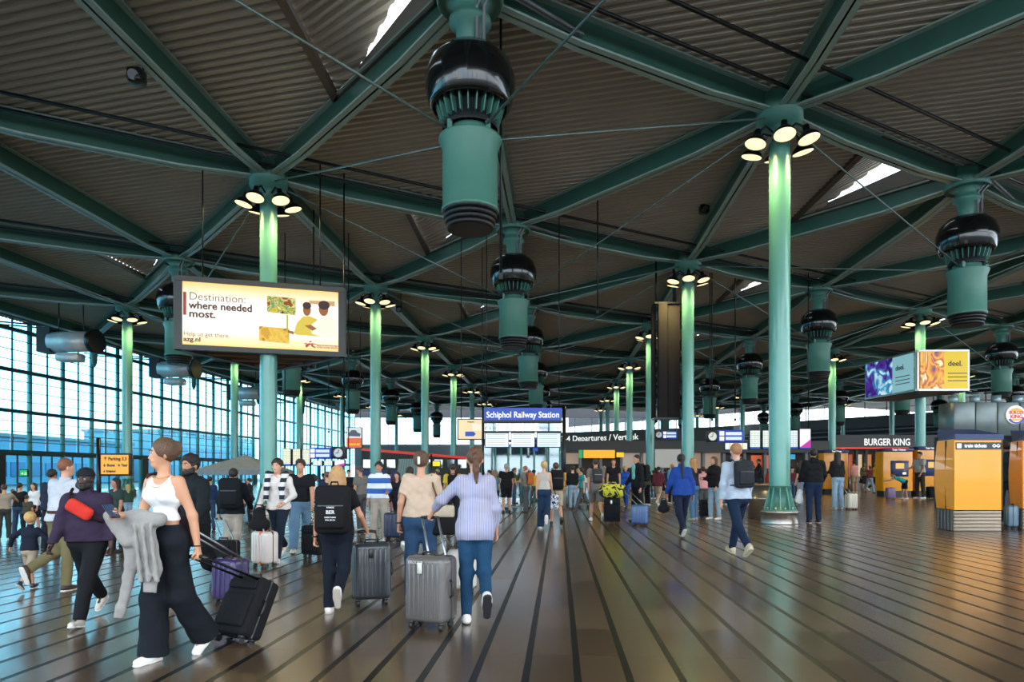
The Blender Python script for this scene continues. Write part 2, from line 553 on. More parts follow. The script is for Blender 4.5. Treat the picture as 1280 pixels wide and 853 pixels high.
COLLAB = {
    (1, 1): 'big green steel column nearest on the right, flared finned base on the floor',
    (-1, 1): 'green steel column rising through the large charity billboard',
    (-3, 3): 'green steel column behind the orange parking sign on the left',
    (-1, 2): 'green steel column behind the woman with black backpack, right of the billboard',
    (-1, 3): 'green steel column directly behind the woman in cream shirt',
    (-1, 4): 'green steel column left of the beige map screen',
    (-1, 5): 'green steel column passing behind the beige map screen',
    (1, 2): 'green steel column beside the dark hanging banner board',
    (1, 3): 'green steel column just left of the dark hanging banner board',
    (1, 4): 'second green column left of the dark hanging banner board',
    (3, 2): 'green steel column at the corner of the two-sided ad box',
    (3, 3): 'green steel column between the near right column and the ad box',
    (-3, 4): 'green steel column behind the billboard, beside man in black jacket',
    (-3, 5): 'slim green column just right of the billboard column',
    (-3, 6): 'slim green column above the left departure screens clock',
    (1, 5): 'third green column left of the dark hanging banner board',
    (3, 4): 'green column just left of the two-sided ad box',
}
proto = None; ncols = 0
col_list = []
for (k, n), p in sorted(nodes.items(), key=lambda t: t[1].y):
    if k % 2 == 0 or not vis(p, 1.12) or beyond(p) or p.y > 112: continue
    col_list.append((k, n, p))
rowname = {-3: 'leftmost', -1: 'left-centre', 1: 'right-centre', 3: 'right', 5: 'far right', 7: 'outermost right', 9: 'last right'}
ORD = ['nearest', 'second', 'third', 'fourth', 'fifth', 'sixth', 'seventh', 'eighth', 'ninth', 'tenth']
cseen = {}
for k, n, p in col_list:
    lab = COLLAB.get((k, n)); grp = 'steel columns of the hall'
    if not lab:
        i_ = cseen[k] = cseen.get(k, -1)+1
        lab = 'slim distant green column, %s of the small far ones in the %s row' % (ORD[i_], rowname[k])
        grp = 'distant columns, %s row' % rowname[k]
    if proto is None:
        proto = make_column(); proto.location = p; tag(proto, lab, 'column', grp); o = proto
    else: o = copy_thing(proto, p, 0.0, lab, grp)
    ncols += 1
    if p.y < 75:
        ld = bpy.data.lights.new('floodlight_glow', 'SPOT'); ld.energy = 560; ld.color = (1.0, 0.80, 0.32)
        ld.spot_size = R(150); ld.spot_blend = 0.8; ld.shadow_soft_size = 0.3
        for dx, dy in ((0.9, -0.5), (-0.9, -0.5)):
            lo = bpy.data.objects.new('floodlight_glow', ld); lo.location = (p.x+dx, p.y+dy, 10.25)
            COL.objects.link(lo)

# ------------------------------------------------------------------ vents hanging from the other hubs
VT = mat('vent green paint', '4c8070', 0.45, 0.0, 0.08, 2)
def make_vent():
    r = thing('ceiling_vent', 'x', 'vent')
    MB().lathe([(0.0, 11.80), (0.70, 11.80), (0.70, 11.25), (0.66, 11.20), (0.60, 11.30), (0.36, 11.15), (0.36, 10.95), (0.44, 10.90), (0.44, 10.80), (0.30, 10.72), (0.27, 10.1)], 24).build('neck', TEALD, r)
    MB().lathe([(0.0, 10.28), (0.30, 10.28), (0.62, 10.18), (0.85, 9.95), (0.95, 9.65), (0.94, 9.40), (0.86, 9.12), (0.80, 9.02), (0.77, 9.05), (0.80, 9.2), (0.5, 9.3)], 32).build('dome', BLACKG, r)
    fr = MB().lathe([(0.55, 9.3), (0.50, 8.72), (0.58, 8.66), (0.58, 8.58)], 24)
    fr.build('intake_drum', DARK, r)
    for i in range(24):
        a = 2*math.pi*i/24; c, s_ = math.cos(a), math.sin(a)
        MB().add([(c*x-s_*w, s_*x+c*w, z) for w in (-0.012, 0.012) for x, z in ((0.48, 8.74), (0.62, 8.74), (0.74, 9.12), (0.48, 9.12))],
                 [(3, 2, 1, 0), (4, 5, 6, 7), (0, 1, 5, 4), (1, 2, 6, 5), (2, 3, 7, 6), (3, 0, 4, 7)]).build('fin', TEALD, r)
    MB().lathe([(0.44, 8.60), (0.44, 8.44), (0.66, 8.40), (0.66, 8.36), (0.58, 8.15), (0.58, 6.95), (0.60, 6.93), (0.60, 6.87), (0.52, 6.87)], 32).build('casing', VT, r)
    lv = MB()
    for i in range(4):
        ra = 0.58-0.03*i; z = 6.90-0.10*i
        lv.lathe([(ra, z), (ra+0.015, z-0.02), (ra+0.0, z-0.085), (ra-0.09, z-0.085)], 28)
    lv.lathe([(0.0, 6.50), (0.47, 6.50)], 20)
    lv.build('louvre', mat('louvre black', '08090a', 0.5, 0.0, 0.1), r)
    for dx in (0.16, 0.30):
        MB().tube([(dx, -0.30, 10.2), (dx, -0.32, 11.0), (dx+0.25, -0.5, 11.35), (dx+2.2, 1.2, 11.38)], 0.04, 6).build('feed_pipe', GREY, r)
    for i in range(4):
        a = R(45+90*i)
        MB().box((0.55*math.cos(a), 0.55*math.sin(a), 8.52), (0.10, 0.10, 0.20)).build('rod_lug', TEALD, r)
    return r
VLAB = {
    (0, 1): 'huge black-domed green ceiling vent at top centre, nearest of all',
    (0, 2): 'second black-domed green vent, just below the largest one',
    (0, 3): 'third vent in the central line, partly hidden behind the second',
    (0, 4): 'small vent behind the third, above the blue station sign',
    (2, 1): 'large black-domed green vent at the upper right edge',
    (2, 2): 'black-domed vent just right of the nearest column',
    (2, 3): 'black-domed vent left of the nearest right column',
    (2, 4): 'small black-domed vent between the two right column rows',
    (4, 2): 'black-domed vent right of the two-sided ad box',
    (-2, 3): 'black-domed vent peeking out behind the billboard left edge',
    (-2, 5): 'black-domed vent just right of the billboard',
    (-2, 6): 'small vent right of the column next to the billboard',
    (-2, 7): 'small distant vent left of the second left-centre column',
}
vp = None
for (k, n), p in sorted(nodes.items(), key=lambda t: t[1].y):
    if k % 2 or k == -4 or not vis(p, 1.12) or beyond(p) or p.y > 108: continue
    lab = VLAB.get((k, n)); grp = 'black-domed ceiling vents'
    if not lab:
        i_ = cseen[k] = cseen.get(k, -1)+1
        lab = ORD[i_]+' of the tiny distant ceiling vents in the line %s' % {-2: 'left of the centre columns', 0: 'over the station sign', 2: 'right of centre', 4: 'at the right', 6: 'at the far right', 8: 'at the extreme right'}.get(k)
        grp = 'distant vents in line %s' % {-2: 'left', 0: 'centre', 2: 'right of centre', 4: 'right', 6: 'far right', 8: 'extreme right'}.get(k)
    if vp is None:
        vp = make_vent(); vp.location = p; tag(vp, lab, 'vent', grp)
    else: copy_thing(vp, p, 0.0, lab, grp)
    # tie rods from the vent collar to the neighbouring column hubs
    for o_ in ((-1, 0), (1, 0), (-1, 1), (1, -1)):
        t = (k+o_[0], n+o_[1])
        if t in nodes and p.y < 75:
            q_ = nodes[t]
            d = (q_-p).normalized()
            MB().cyl((p.x+d.x*0.55, p.y+d.y*0.55, 8.52), (q_.x-d.x*0.5, q_.y-d.y*0.5, 11.15), 0.028, n=6).build('tie_rod', mat('tie rod steel', '6f7f7a', 0.35, 0.5), ceil)
# edge hubs along the glass wall: short hanging posts
for n in range(1, 10):
    if (-4, n+1) in nodes:
        p = node(-4, n+1)
        if p.y > 100: continue
        r = thing('edge_hub', 'green conical hub post by the glass wall, %s from the camera' % ORD[n-1], 'roof hub', p, 0, 'roof edge hubs along the glass wall')
        MB().lathe([(0.0, 11.8), (0.5, 11.8), (0.45, 11.2), (0.25, 10.9), (0.18, 9.4), (0.06, 9.1), (0.0, 9.1)], 14).build('post', TEALD, r)

# ------------------------------------------------------------------ glazed wall on the left
def wp(zd, off=0.0):
    return Vector(((-2290+59*zd)/F*D+off, zd*D, 0))
wl = struct('wall_left')
BAY = 3.1
DEADT = mat('mullion dark teal', '2c4a4c', 0.45, 0.2, 0.1)
MT = mat('post light teal', '5f9a98', 0.35, 0.2, 0.1)
nb = int((118+6)/BAY)
y0w = -6.0
def wy(y, off=0.0): return wp(y/D, off)
pane_m = glass('wall pane blue tint', (0.52, 0.88, 0.985), 0.93, 0.03)
pane_c = glass('clear pane', 'f4fafc', 0.95, 0.03)
ph, pw = 0.675, BAY/2
pt = TD
panebox = MB().bar((0, 0, 0), (pt*(pw-0.06)).to_tuple(), 0.02, ph-0.05).mesh('pane', pane_m)
cands = []
for b_ in range(nb+1):
    y = y0w+b_*BAY
    p = wy(y)
    if y > -1: MB().cyl((p.x, p.y, 0), (p.x, p.y, 11.9), 0.16, n=10).build('mullion_post', MT, wl)
    m_ = wy(y+BAY/2)
    MB().bar((m_.x+0.05, m_.y, 2.75), (m_.x+0.05, m_.y, 11.8), 0.07, 0.10, up=(1, 0, 0)).build('mullion', DEADT, wl)
    for hb in range(2):
        for r_ in range(13):
            q_ = wy(y+hb*pw); c = (q_.x-0.08, q_.y+0.03, 2.80+ph*(r_+0.5))
            cands.append((abs(q_.y), c))
vc = [c for d_, c in cands if c[1] > 40 and abs(c[0]/c[1]) < 0.76]
vc.sort(key=lambda c: c[1])
sel = set(vc[:300])
for c in vc[:300]: link('pane', panebox, wl, c)
pr = MB()
for d_, c in cands:
    if c in sel: continue
    a = Vector(c); b = a+pt*(pw-0.06); pr.bar(a, b, 0.02, ph-0.05)
pr.build('distant_panes', pane_m, wl)['kind'] = 'stuff'
a, e = wy(-6), wy(118)
for i in range(14):
    z = 2.80+ph*i
    thick = (i % 4 == 0)
    MB().bar((a.x+0.12, a.y, z), (e.x+0.12, e.y, z), 0.30 if thick else 0.08, 0.22 if thick else 0.05).build('transom_beam' if thick else 'transom', DEADT, wl)
MB().bar((a.x, a.y, 12.0), (e.x, e.y, 12.0), 0.5, 0.7).build('top_beam', TEALD, wl)
# ground floor: doors and dark bays with glass between
for b_ in range(nb):
    y = y0w+b_*BAY
    p, p2 = wy(y), wy(y+BAY)
    kind = (b_*5) % 7
    if kind in (0, 3):
        c2_ = wy(y+0.9)
        MB().bar((p.x, p.y, 1.3), (c2_.x, c2_.y, 1.3), 0.25, 2.6).build('wall_bay', DARK, wl)
    if True:
        MB().bar((p.x, p.y, 1.3), (p2.x, p2.y, 1.3), 0.03, 2.5).build('door_glass', pane_m, wl)
        MB().bar((p.x, p.y, 2.68), (p2.x, p2.y, 2.68), 0.3, 0.25).build('door_header', DEADT, wl)
        for fr in (0.0, 0.33, 0.66):
            q_ = wy(y+BAY*fr)
            MB().bar((q_.x, q_.y, 0), (q_.x, q_.y, 2.6), 0.08, 0.08, up=(1, 0, 0)).build('door_frame', BLACK, wl)
# roof slab above everything near the edge, between last line and glass
for s_ in range(-1, 9):
    a_, b_ = node(-4, s_+1), node(-4, s_+2)
    c_, d_ = wp(b_.y/D, -1.5), wp(a_.y/D, -1.5)
    rib_panel([a_, b_, Vector((c_.x, c_.y, 0)), Vector((d_.x, d_.y, 0))], DECK)

# ------------------------------------------------------------------ far walls
BR = mat('dark facade', '34363a', 0.6, 0.1, 0.25, 0.4)
BR2 = mat('mid grey facade', '5a5c5e', 0.6, 0.1, 0.2, 0.4)
wr = struct('wall_right')
dW = (WB-WA).normalized()
nW = Vector((dW.y, -dW.x, 0))
if nW.y > 0: nW = -nW
S0, S1 = WA-dW*26, WB+dW*10
def seg(mb, z0, z1, off, th=0.5, a=S0, b=S1):
    p, q_ = a+nW*off, b+nW*off
    mb.bar((p.x, p.y, (z0+z1)/2), (q_.x, q_.y, (z0+z1)/2), th, z1-z0); return mb
seg(MB(), 0, 9.3, 0).build('wall_panel', BR, wr)
seg(MB(), 11.4, 13.5, 0).build('wall_top', BR, wr)
seg(MB(), 7.6, 9.2, 1.0, 1.4).build('ledge', BR2, wr)
for z in (4.6, 5.6, 6.5, 7.2): seg(MB(), z, z+0.22, 1.6, 0.3).build('pipe_run', GREY, wr)
seg(MB(), 3.6, 4.4, 2.2, 0.3).build('fascia', DARK, wr)
L_ = (S1-S0).length
nwin = int(L_/3.0)
wmesh = None
for i in range(nwin):
    for j in range(2):
        p = S0+dW*(i*3.0+0.08)
        a, b = p, p+dW*2.84
        z = 9.85+j*1.0
        w = MB().bar((a.x, a.y, z), (b.x, b.y, z), 0.03, 0.95).build('clerestory_pane', pane_c, wr)
for i in range(nwin+1):
    p = S0+dW*(i*3.0)
    MB().bar((p.x, p.y, 9.3), (p.x, p.y, 11.4), 0.1, 0.1, up=(1, 0, 0)).build('clerestory_mullion', DARK, wr)
seg(MB(), 10.32, 10.38, 0.1, 0.08).build('clerestory_bar', DARK, wr)

wf = struct('wall_far')
yF = 121.0
xa, xb = wy(yF).x, 34.0
MB().box(((xa+xb)/2, yF, 3.2), (xb-xa, 0.5, 6.4)).build('wall_panel', BR2, wf)
MB().box(((xa+xb)/2, yF, 12.2), (xb-xa, 0.5, 2.2)).build('wall_top', BR, wf)
for i in range(int((xb-xa)/3.0)):
    for j in range(3):
        MB().box((xa+1.5+3*i, yF, 7.1+1.6*j), (2.85, 0.03, 1.5)).build('window_pane', pane_c, wf)
    MB().box((xa+3*i, yF, 8.8), (0.14, 0.14, 4.8)).build('window_mullion', DARK, wf)

# hall shell out of view (behind the camera and to the right) left open above, unglazed, so sky light fills the ceiling
wb = struct('wall_back')
PALE = mat('pale wall', '9a8f80', 0.7)
MB().box((14, -16, 0.5), (105, 0.4, 1.0)).build('wall_panel', PALE, wb)
for i in range(18):
    MB().box((-38+i*6, -16, 6), (0.3, 0.3, 11)).build('mullion', DEADT, wb)
for z in (3.5, 6, 8.5): MB().box((14, -16, z), (105, 0.2, 0.2)).build('transom', DEADT, wb)
wo_ = struct('wall_outer')
MB().bar((70, -15, 2.5), (78, 62, 2.5), 0.4, 5).build('wall_panel', PALE, wo_)
for i in range(14):
    MB().box((70+i*0.6, -15+i*5.9, 8.5), (0.3, 0.3, 7)).build('mullion', DEADT, wo_)
# ------------------------------------------------------------------ people: smooth distance fields meshed with surface nets
def nrm(v):
    v = np.asarray(v, float); return v/(np.linalg.norm(v)+1e-9)
class Fld:
    def __init__(s, lo, hi, h):
        s.h = h; s.lo = np.array(lo, float)-2*h
        s.n = np.ceil((np.array(hi)-s.lo)/h).astype(int)+3
        s.F = np.full(s.n, 0.15, np.float32)
        s.ax = [s.lo[i]+h*np.arange(s.n[i], dtype=np.float32) for i in range(3)]
    def _box(s, lo, hi):
        i0 = np.clip(np.floor((lo-s.lo)/s.h).astype(int), 0, s.n); i1 = np.clip(np.ceil((hi-s.lo)/s.h).astype(int)+1, 0, s.n)
        return tuple(slice(a, b) for a, b in zip(i0, i1))
    def _grid(s, sl):
        return [s.ax[0][sl[0]][:, None, None], s.ax[1][sl[1]][None, :, None], s.ax[2][sl[2]][None, None, :]]
    def cone(s, a, b, ra, rb=None, k=0.02, flat=1.0, fd=(0, 1, 0), capb=False, capa=False, sub=False, mid=None):
        rb = ra if rb is None else rb
        a = np.array(a, float); b = np.array(b, float)
        pad = max(ra, rb)+0.05+k
        sl = s._box(np.minimum(a, b)-pad, np.maximum(a, b)+pad)
        X, Y, Z = s._grid(sl)
        px, py, pz = X-a[0], Y-a[1], Z-a[2]
        ba = b-a; L2 = float(ba@ba)+1e-9
        t = np.clip((px*ba[0]+py*ba[1]+pz*ba[2])/L2, 0, 1)
        dx, dy, dz = px-t*ba[0], py-t*ba[1], pz-t*ba[2]
        if flat != 1.0:
            e = dx*fd[0]+dy*fd[1]+dz*fd[2]; m = flat-1
            dx = dx+m*e*fd[0]; dy = dy+m*e*fd[1]; dz = dz+m*e*fd[2]
        r = ra+(rb-ra)*t
        if mid: r = r+mid*np.sin(np.pi*np.clip(t*1.15, 0, 1))
        d = np.sqrt(dx*dx+dy*dy+dz*dz)-r
        if capb or capa:
            u = ba/np.sqrt(L2)
            q = px*u[0]+py*u[1]+pz*u[2]
            if capb: d = np.maximum(d, q-np.sqrt(L2))
            if capa: d = np.maximum(d, -q)
        f = s.F[sl]
        if sub:
            d = -d; hh = np.maximum(k-np.abs(f-d), 0)/k if k > 0 else 0
            s.F[sl] = np.maximum(f, d)+hh*hh*k*0.25
        else:
            hh = np.maximum(k-np.abs(f-d), 0)/k if k > 0 else 0
            s.F[sl] = np.minimum(f, d)-hh*hh*k*0.25
    def ball(s, c, r, k=0.02, sub=False, sc=(1, 1, 1)):
        c = np.array(c, float); sc = np.array(sc, float); m = r*sc.max()+0.05+k
        sl = s._box(c-m, c+m); X, Y, Z = s._grid(sl)
        q = np.sqrt(((X-c[0])/sc[0])**2+((Y-c[1])/sc[1])**2+((Z-c[2])/sc[2])**2)
        d = (q-r)*sc.min()
        f = s.F[sl]
        if sub:
            d = -d; hh = np.maximum(k-np.abs(f-d), 0)/k; s.F[sl] = np.maximum(f, d)+hh*hh*k*0.25
        else:
            hh = np.maximum(k-np.abs(f-d), 0)/k; s.F[sl] = np.minimum(f, d)-hh*hh*k*0.25
    def plane(s, p, n):
        """keep the side where dot(x-p,n) < 0"""
        n = nrm(n); X, Y, Z = s.ax[0][:, None, None], s.ax[1][None, :, None], s.ax[2][None, None, :]
        s.F = np.maximum(s.F, ((X-p[0])*n[0]+(Y-p[1])*n[1]+(Z-p[2])*n[2]).astype(np.float32))
    def wrinkle(s, amp, fr=26.0, seed=0.0):
        X, Y, Z = s.ax[0][:, None, None], s.ax[1][None, :, None], s.ax[2][None, None, :]
        w = np.sin(fr*X+9*Z+seed)*np.sin(fr*0.9*Z+11*Y+seed*2)+0.6*np.sin(fr*1.7*Z+fr*Y-14*X+seed*3)*np.sin(fr*0.6*X+seed)
        s.F = s.F+(amp*w).astype(np.float32)
    def nets(s):
        F_ = s.F; S = F_ < 0
        c = S[:-1, :-1, :-1].astype(np.int8)
        cnt = np.zeros(c.shape, np.int8)
        for i in (0, 1):
            for j in (0, 1):
                for k in (0, 1):
                    cnt += S[i:S.shape[0]-1+i, j:S.shape[1]-1+j, k:S.shape[2]-1+k]
        act = (cnt > 0) & (cnt < 8)
        ci = np.argwhere(act)
        if len(ci) == 0: return [], []
        idx = np.full(act.shape, -1, np.int64); idx[act] = np.arange(len(ci))
        acc = np.zeros((len(ci), 3)); num = np.zeros(len(ci))
        C = [(i, j, k) for i in (0, 1) for j in (0, 1) for k in (0, 1)]
        for p in C:
            for a_ in range(3):
                if p[a_]: continue
                q = list(p); q[a_] = 1
                f0 = F_[ci[:, 0]+p[0], ci[:, 1]+p[1], ci[:, 2]+p[2]]; f1 = F_[ci[:, 0]+q[0], ci[:, 1]+q[1], ci[:, 2]+q[2]]
                m = (f0 < 0) != (f1 < 0)
                t = np.where(m, f0/(f0-f1+1e-12), 0)
                pt = np.tile(np.array(p, float), (len(ci), 1)); pt[:, a_] = t
                acc[m] += pt[m]; num[m] += 1
        V = (ci+acc/num[:, None])*s.h+s.lo
        fs = []
        for a_ in range(3):
            u, w = (a_+1) % 3, (a_+2) % 3
            sl0 = [slice(None)]*3; sl1 = [slice(None)]*3
            sl0[a_] = slice(0, -1); sl1[a_] = slice(1, None)
            m = S[tuple(sl0)] != S[tuple(sl1)]
            e = np.argwhere(m)
            e = e[(e[:, u] > 0) & (e[:, w] > 0) & (e[:, u] < S.shape[u]-1) & (e[:, w] < S.shape[w]-1)]
            if len(e) == 0: continue
            def at(du, dw):
                g = e.copy(); g[:, u] -= du; g[:, w] -= dw
                return idx[g[:, 0], g[:, 1], g[:, 2]]
            quad = np.stack([at(1, 1), at(0, 1), at(0, 0), at(1, 0)], 1)
            ins = S[e[:, 0], e[:, 1], e[:, 2]]
            quad[~ins] = quad[~ins][:, ::-1]
            fs.append(quad)
        return V, np.concatenate(fs)
    def mesh(s, name, m, extra=None):
        V, Q = s.nets()
        if len(V) == 0: return None
        me = bpy.data.meshes.new(name)
        V = [tuple(v) for v in V]; Q = [tuple(int(i) for i in q) for q in Q]
        if extra is not None:
            o = len(V); V += extra.v; Q += [tuple(i+o for i in f) for f in extra.f]
        me.from_pydata(V, [], Q)
        me.polygons.foreach_set('use_smooth', [True]*len(me.polygons))
        if m: me.materials.append(m)
        me.update()
        return me

POSES = {   # right leg (hip, knee, foot pitch), left leg, lean
    'small': ((3, 2, 0), (-9, 26, -40), 1, 0.0),
    'stand': ((0, 0, 0), (0, 0, 0), 1, 0.02),
    'easy': ((4, 6, 0), (-3, 2, 0), 1, 0.05),
    'walkR': ((20, 4, 8), (-18, 34, -38), 3, 0.0),
    'walkL': ((-18, 34, -38), (20, 4, 8), 3, 0.0),
    'swingR': ((-4, 62, -68), (0, 3, 0), 4, 0.0),      # right foot lifted behind, left carries
    'swingL': ((0, 3, 0), (-4, 62, -68), 4, 0.0),
    'strideR': ((26, 3, 10), (-24, 26, -34), 4, 0.0),
    'strideL': ((-24, 26, -34), (26, 3, 10), 4, 0.0),
    'bend': ((8, 6, 0), (-2, 4, 0), 62, 0.06),
    'sit': ((86, 88, 0), (84, 90, 0), 6, 0.04),
}
def leg_ang(side, spec, abd, s):
    h, k, f = R(spec[0]), R(spec[0]-spec[1]), R(spec[2])
    hip = np.array([side*0.088, 0, 0])*s
    d = nrm([side*abd, math.sin(h), -math.cos(h)]); kn = hip+d*0.445*s
    d2 = nrm([side*abd*0.4, math.sin(k), -math.cos(k)]); an = kn+d2*0.415*s
    fd = np.array([0, math.cos(f), math.sin(f)]); dn = np.array([0, math.sin(f), -math.cos(f)])
    return hip, kn, an, fd, dn
def arm_ang(side, sh, spec, s):
    sw, el, ab = R(spec[0]), R(spec[1]), R(spec[2]); inw = R(spec[3]) if len(spec) > 3 else 0.0
    d = np.array([side*math.sin(ab), math.sin(sw)*math.cos(ab), -math.cos(sw)*math.cos(ab)])
    e = sh+d*0.285*s
    a2 = sw+el
    d2 = np.array([side*(math.sin(ab*0.4)-math.sin(inw)), math.sin(a2), -math.cos(a2)])
    d2 = nrm(d2)
    w = e+d2*0.25*s
    return e, w, d2

LOD = {0: 0.0085, 1: 0.0125, 2: 0.020, 3: 0.030}
PEOPLE = []
def person(px, top, feet, heading, label, pose='easy', topk=('tee', '222222'), bot=('pants', '1c2230'), shoe='dddddd',
           hair=('short', '2a2019'), skin='c99a7c', lod=2, fem=False, arms=None, build=1.0, headturn=0.0, hscale=None, beard=None,
           legw=1.0, group=None, sole=None, name='person', cuff=None, z=None, nod=0.0, hemo=None, tmat=None, bmat=None, hmul=1.0, child=False, glasses=False):
    Zd = z or Zf(feet)
    hgt = (feet-top)/(feet-HY)*EYE*hmul if not z else (HY-top)/F*Zd+EYE
    if hscale: hgt = hscale
    s = hgt/1.75
    legR, legL, lean, abd = POSES[pose]
    hR, kR, aR, fR, dR = leg_ang(1, legR, abd, s); hL, kL, aL, fL, dL = leg_ang(-1, legL, abd, s)
    # drop to the floor
    low = 9
    for an, fd, dn in ((aR, fR, dR), (aL, fL, dL)):
        for q in (an+dn*0.055*s-fd*0.05*s, an+dn*0.055*s+fd*0.15*s): low = min(low, q[2]-0.032*s)
    off = np.array([0, 0, -low])
    pel = off.copy()
    hR, kR, aR, hL, kL, aL = [q+off for q in (hR, kR, aR, hL, kL, aL)]
    le = R(lean); U = np.array([0, math.sin(le), math.cos(le)]); FW = np.array([0, math.cos(le), -math.sin(le)])
    X = np.array([1.0, 0, 0])
    wb_ = build; sw_ = (0.143 if fem else 0.172)*(0.5+0.5*build)
    hipw = (0.062 if not fem else 0.078)
    waist = pel+U*0.17*s; chest = pel+U*0.36*s; nb = pel+U*0.525*s
    up = nrm(U*0.6+np.array([0, 0.04, 0.6])) if lean < 30 else nrm(U+np.array([0, -0.1, 0.5]))
    hc = nb+up*0.165*s+FW*0.012*s
    hs = 1.0
    if child: hs = 1.38; hc = nb+up*0.20*s
    ht = R(headturn); nd = R(nod)
    hf = nrm(np.array([-math.sin(ht), math.cos(ht), -math.tan(nd)])); hr = nrm(np.cross(hf, [0, 0, 1])); hu = np.cross(hr, hf)
    def H(x, y, z_): return hc+(hr*x+hf*y+hu*z_)*s*hs
    shR, shL = nb-U*0.055*s+X*sw_*s, nb-U*0.055*s-X*sw_*s
    arms = arms or (((-14, 12, 7), (16, 16, 7)) if pose in ('walkR', 'strideR', 'swingL') else ((16, 16, 7), (-14, 12, 7)) if pose.startswith(('walk', 'stride', 'swing')) else ((4, 14, 7), (2, 12, 7)))
    eR, wR, fdR = arm_ang(1, shR, arms[0], s); eL, wL, fdL = arm_ang(-1, shL, arms[1], s)
    pts = np.array([hR, kR, aR, hL, kL, aL, eR, wR, eL, wL, hc, shR, shL, pel, aR+fR*0.17*s, aL+fL*0.17*s, wR+fdR*0.1*s, wL+fdL*0.1*s, H(0, 0, 0.13), H(0, -0.13, -0.2)])
    lo, hi = pts.min(0)-0.17*s, pts.max(0)+0.17*s; lo[2] = -0.02
    hv = LOD[lod]*(1 if lod == 0 else s)
    base = G(px, feet) if not z else Vector(((px-CX)/F*z, z, 0))
    root = thing(name, label, 'person' if not child else 'child', base, R(heading), group)
    sk = skinm(skin)
    # --- body (one continuous surface)
    B = Fld(lo, hi, hv)
    def torso(fl, inf, hips=True, chest_=True):
        k = 0.07*s
        if hips:
            fl.cone(pel-X*hipw*s+U*0.02*s, pel+X*hipw*s+U*0.02*s, (0.098*wb_+inf)*s, k=k, flat=1.12, fd=FW)
            for sd in (-1, 1): fl.ball(pel+X*sd*0.062*s-FW*0.045*s-U*0.02*s, (0.082+inf)*s, k=k)
        if chest_:
            wr_ = (0.078 if fem else 0.094)*wb_
            fl.cone(waist-X*0.045*s*wb_, waist+X*0.045*s*wb_, (wr_+inf)*s, k=k, flat=1.15 if wb_ < 1.12 else 1.0, fd=FW)
            fl.cone(chest-X*0.065*s, chest+X*0.065*s, ((0.092 if fem else 0.108)*wb_**0.5+inf)*s, k=k, flat=1.2, fd=FW)
            fl.cone(nb-U*0.065*s-X*(sw_-0.045)*s, nb-U*0.065*s+X*(sw_-0.045)*s, (0.053+inf*0.7)*s, k=k)
            if fem:
                for sd in (-1, 1): fl.ball(chest+X*sd*0.068*s+FW*0.065*s+U*0.01*s, (0.056+inf)*s, k=0.04*s)
            elif wb_ > 1.1: fl.ball(waist+FW*0.04*s, (0.10+inf)*s, k=k)
    torso(B, 0)
    B.cone(nb-U*0.05*s, hc-hu*0.02*s*hs, 0.055*s*(0.88 if fem else 1), 0.050*s*(0.9 if fem else 1), k=0.045*s)
    # head
    B.ball(H(0, -0.012, 0.028), 0.088*s*hs, k=0.03*s, sc=(0.88, 1.08, 1.02))
    B.cone(H(0, 0.025, -0.015), H(0, 0.056, -0.083), 0.062*s*hs, 0.031*s*hs, k=0.04*s)
    if lod <= 2:
        B.cone(H(0, 0.078, 0.004), H(0, 0.0945, -0.032), 0.008*s, 0.0115*s, k=0.014*s)          # nose
        for sd in (-1, 1):
            B.ball(H(sd*0.078, -0.006, -0.008), 0.027*s, k=0.008*s, sc=(0.4, 0.75, 1.1))     # ear
            if lod < 2: B.ball(H(sd*0.030, 0.096, 0.006), 0.016*s, k=0.018*s, sub=True)        # eye socket
        B.cone(H(-0.022, 0.082, -0.056), H(0.022, 0.082, -0.056), 0.0095*s, k=0.01*s)         # lips
    # limbs
    ta = 1.0 if not fem else 0.92
    for h_, k_, a_ in ((hR, kR, aR), (hL, kL, aL)):
        B.cone(h_-np.array([0, 0, 0.02*s]), k_, 0.082*s*wb_, 0.052*s, k=0.04*s)
        B.cone(k_, a_, 0.050*s, 0.036*s, k=0.03*s, mid=0.010*s)
    for (a_, fd, dn) in ((aR, fR, dR), (aL, fL, dL)):
        B.cone(a_, a_+dn*0.04*s-fd*0.03*s, 0.034*s, 0.034*s, k=0.02*s)
        B.cone(a_+dn*0.03*s, a_+dn*0.055*s+fd*0.13*s, 0.036*s, 0.026*s, k=0.03*s)
    hands = MB()
    hpos = []
    for sd, sh, e_, w_, d_, spec in ((1, shR, eR, wR, fdR, arms[0]), (-1, shL, eL, wL, fdL, arms[1])):
        B.cone(sh, e_, 0.050*s*ta*wb_**0.5, 0.037*s*ta, k=0.05*s)
        B.cone(e_, w_, 0.038*s*ta, 0.025*s*ta, k=0.03*s, mid=0.004*s)
        med = np.array([-sd, 0, 0.0]); nml = nrm(med-d_*(med@d_)); th = nrm(np.cross(d_, nml))
        if th[1]+0.3*th[2] < 0: th = -th
        if lod < 3: B.cone(w_, w_+d_*0.075*s, 0.026*s, 0.034*s, k=0.02*s, flat=1.9, fd=nml)
        else: B.cone(w_, w_+d_*0.075*s, 0.026*s, 0.030*s, k=0.02*s)
        curl = spec[4] if len(spec) > 4 else 0.45
        root_ = w_+d_*0.080*s
        for i, (o_, L) in enumerate(((0.027, 0.068), (0.009, 0.076), (-0.009, 0.070), (-0.026, 0.055))):
            p = root_+th*o_*s-d_*0.012*s; dd = d_.copy(); path = [p]; a_ = 0
            for sg in (0.42, 0.32, 0.26):
                a_ += curl*(0.55 if sg == 0.42 else 0.9)*1.1
                dd = nrm(d_*math.cos(a_)+nml*math.sin(a_)); p = p+dd*L*sg*s; path.append(p)
            hands.tube(path, [0.0095*s, 0.009*s, 0.008*s, 0.006*s], 6 if lod < 2 else 4)
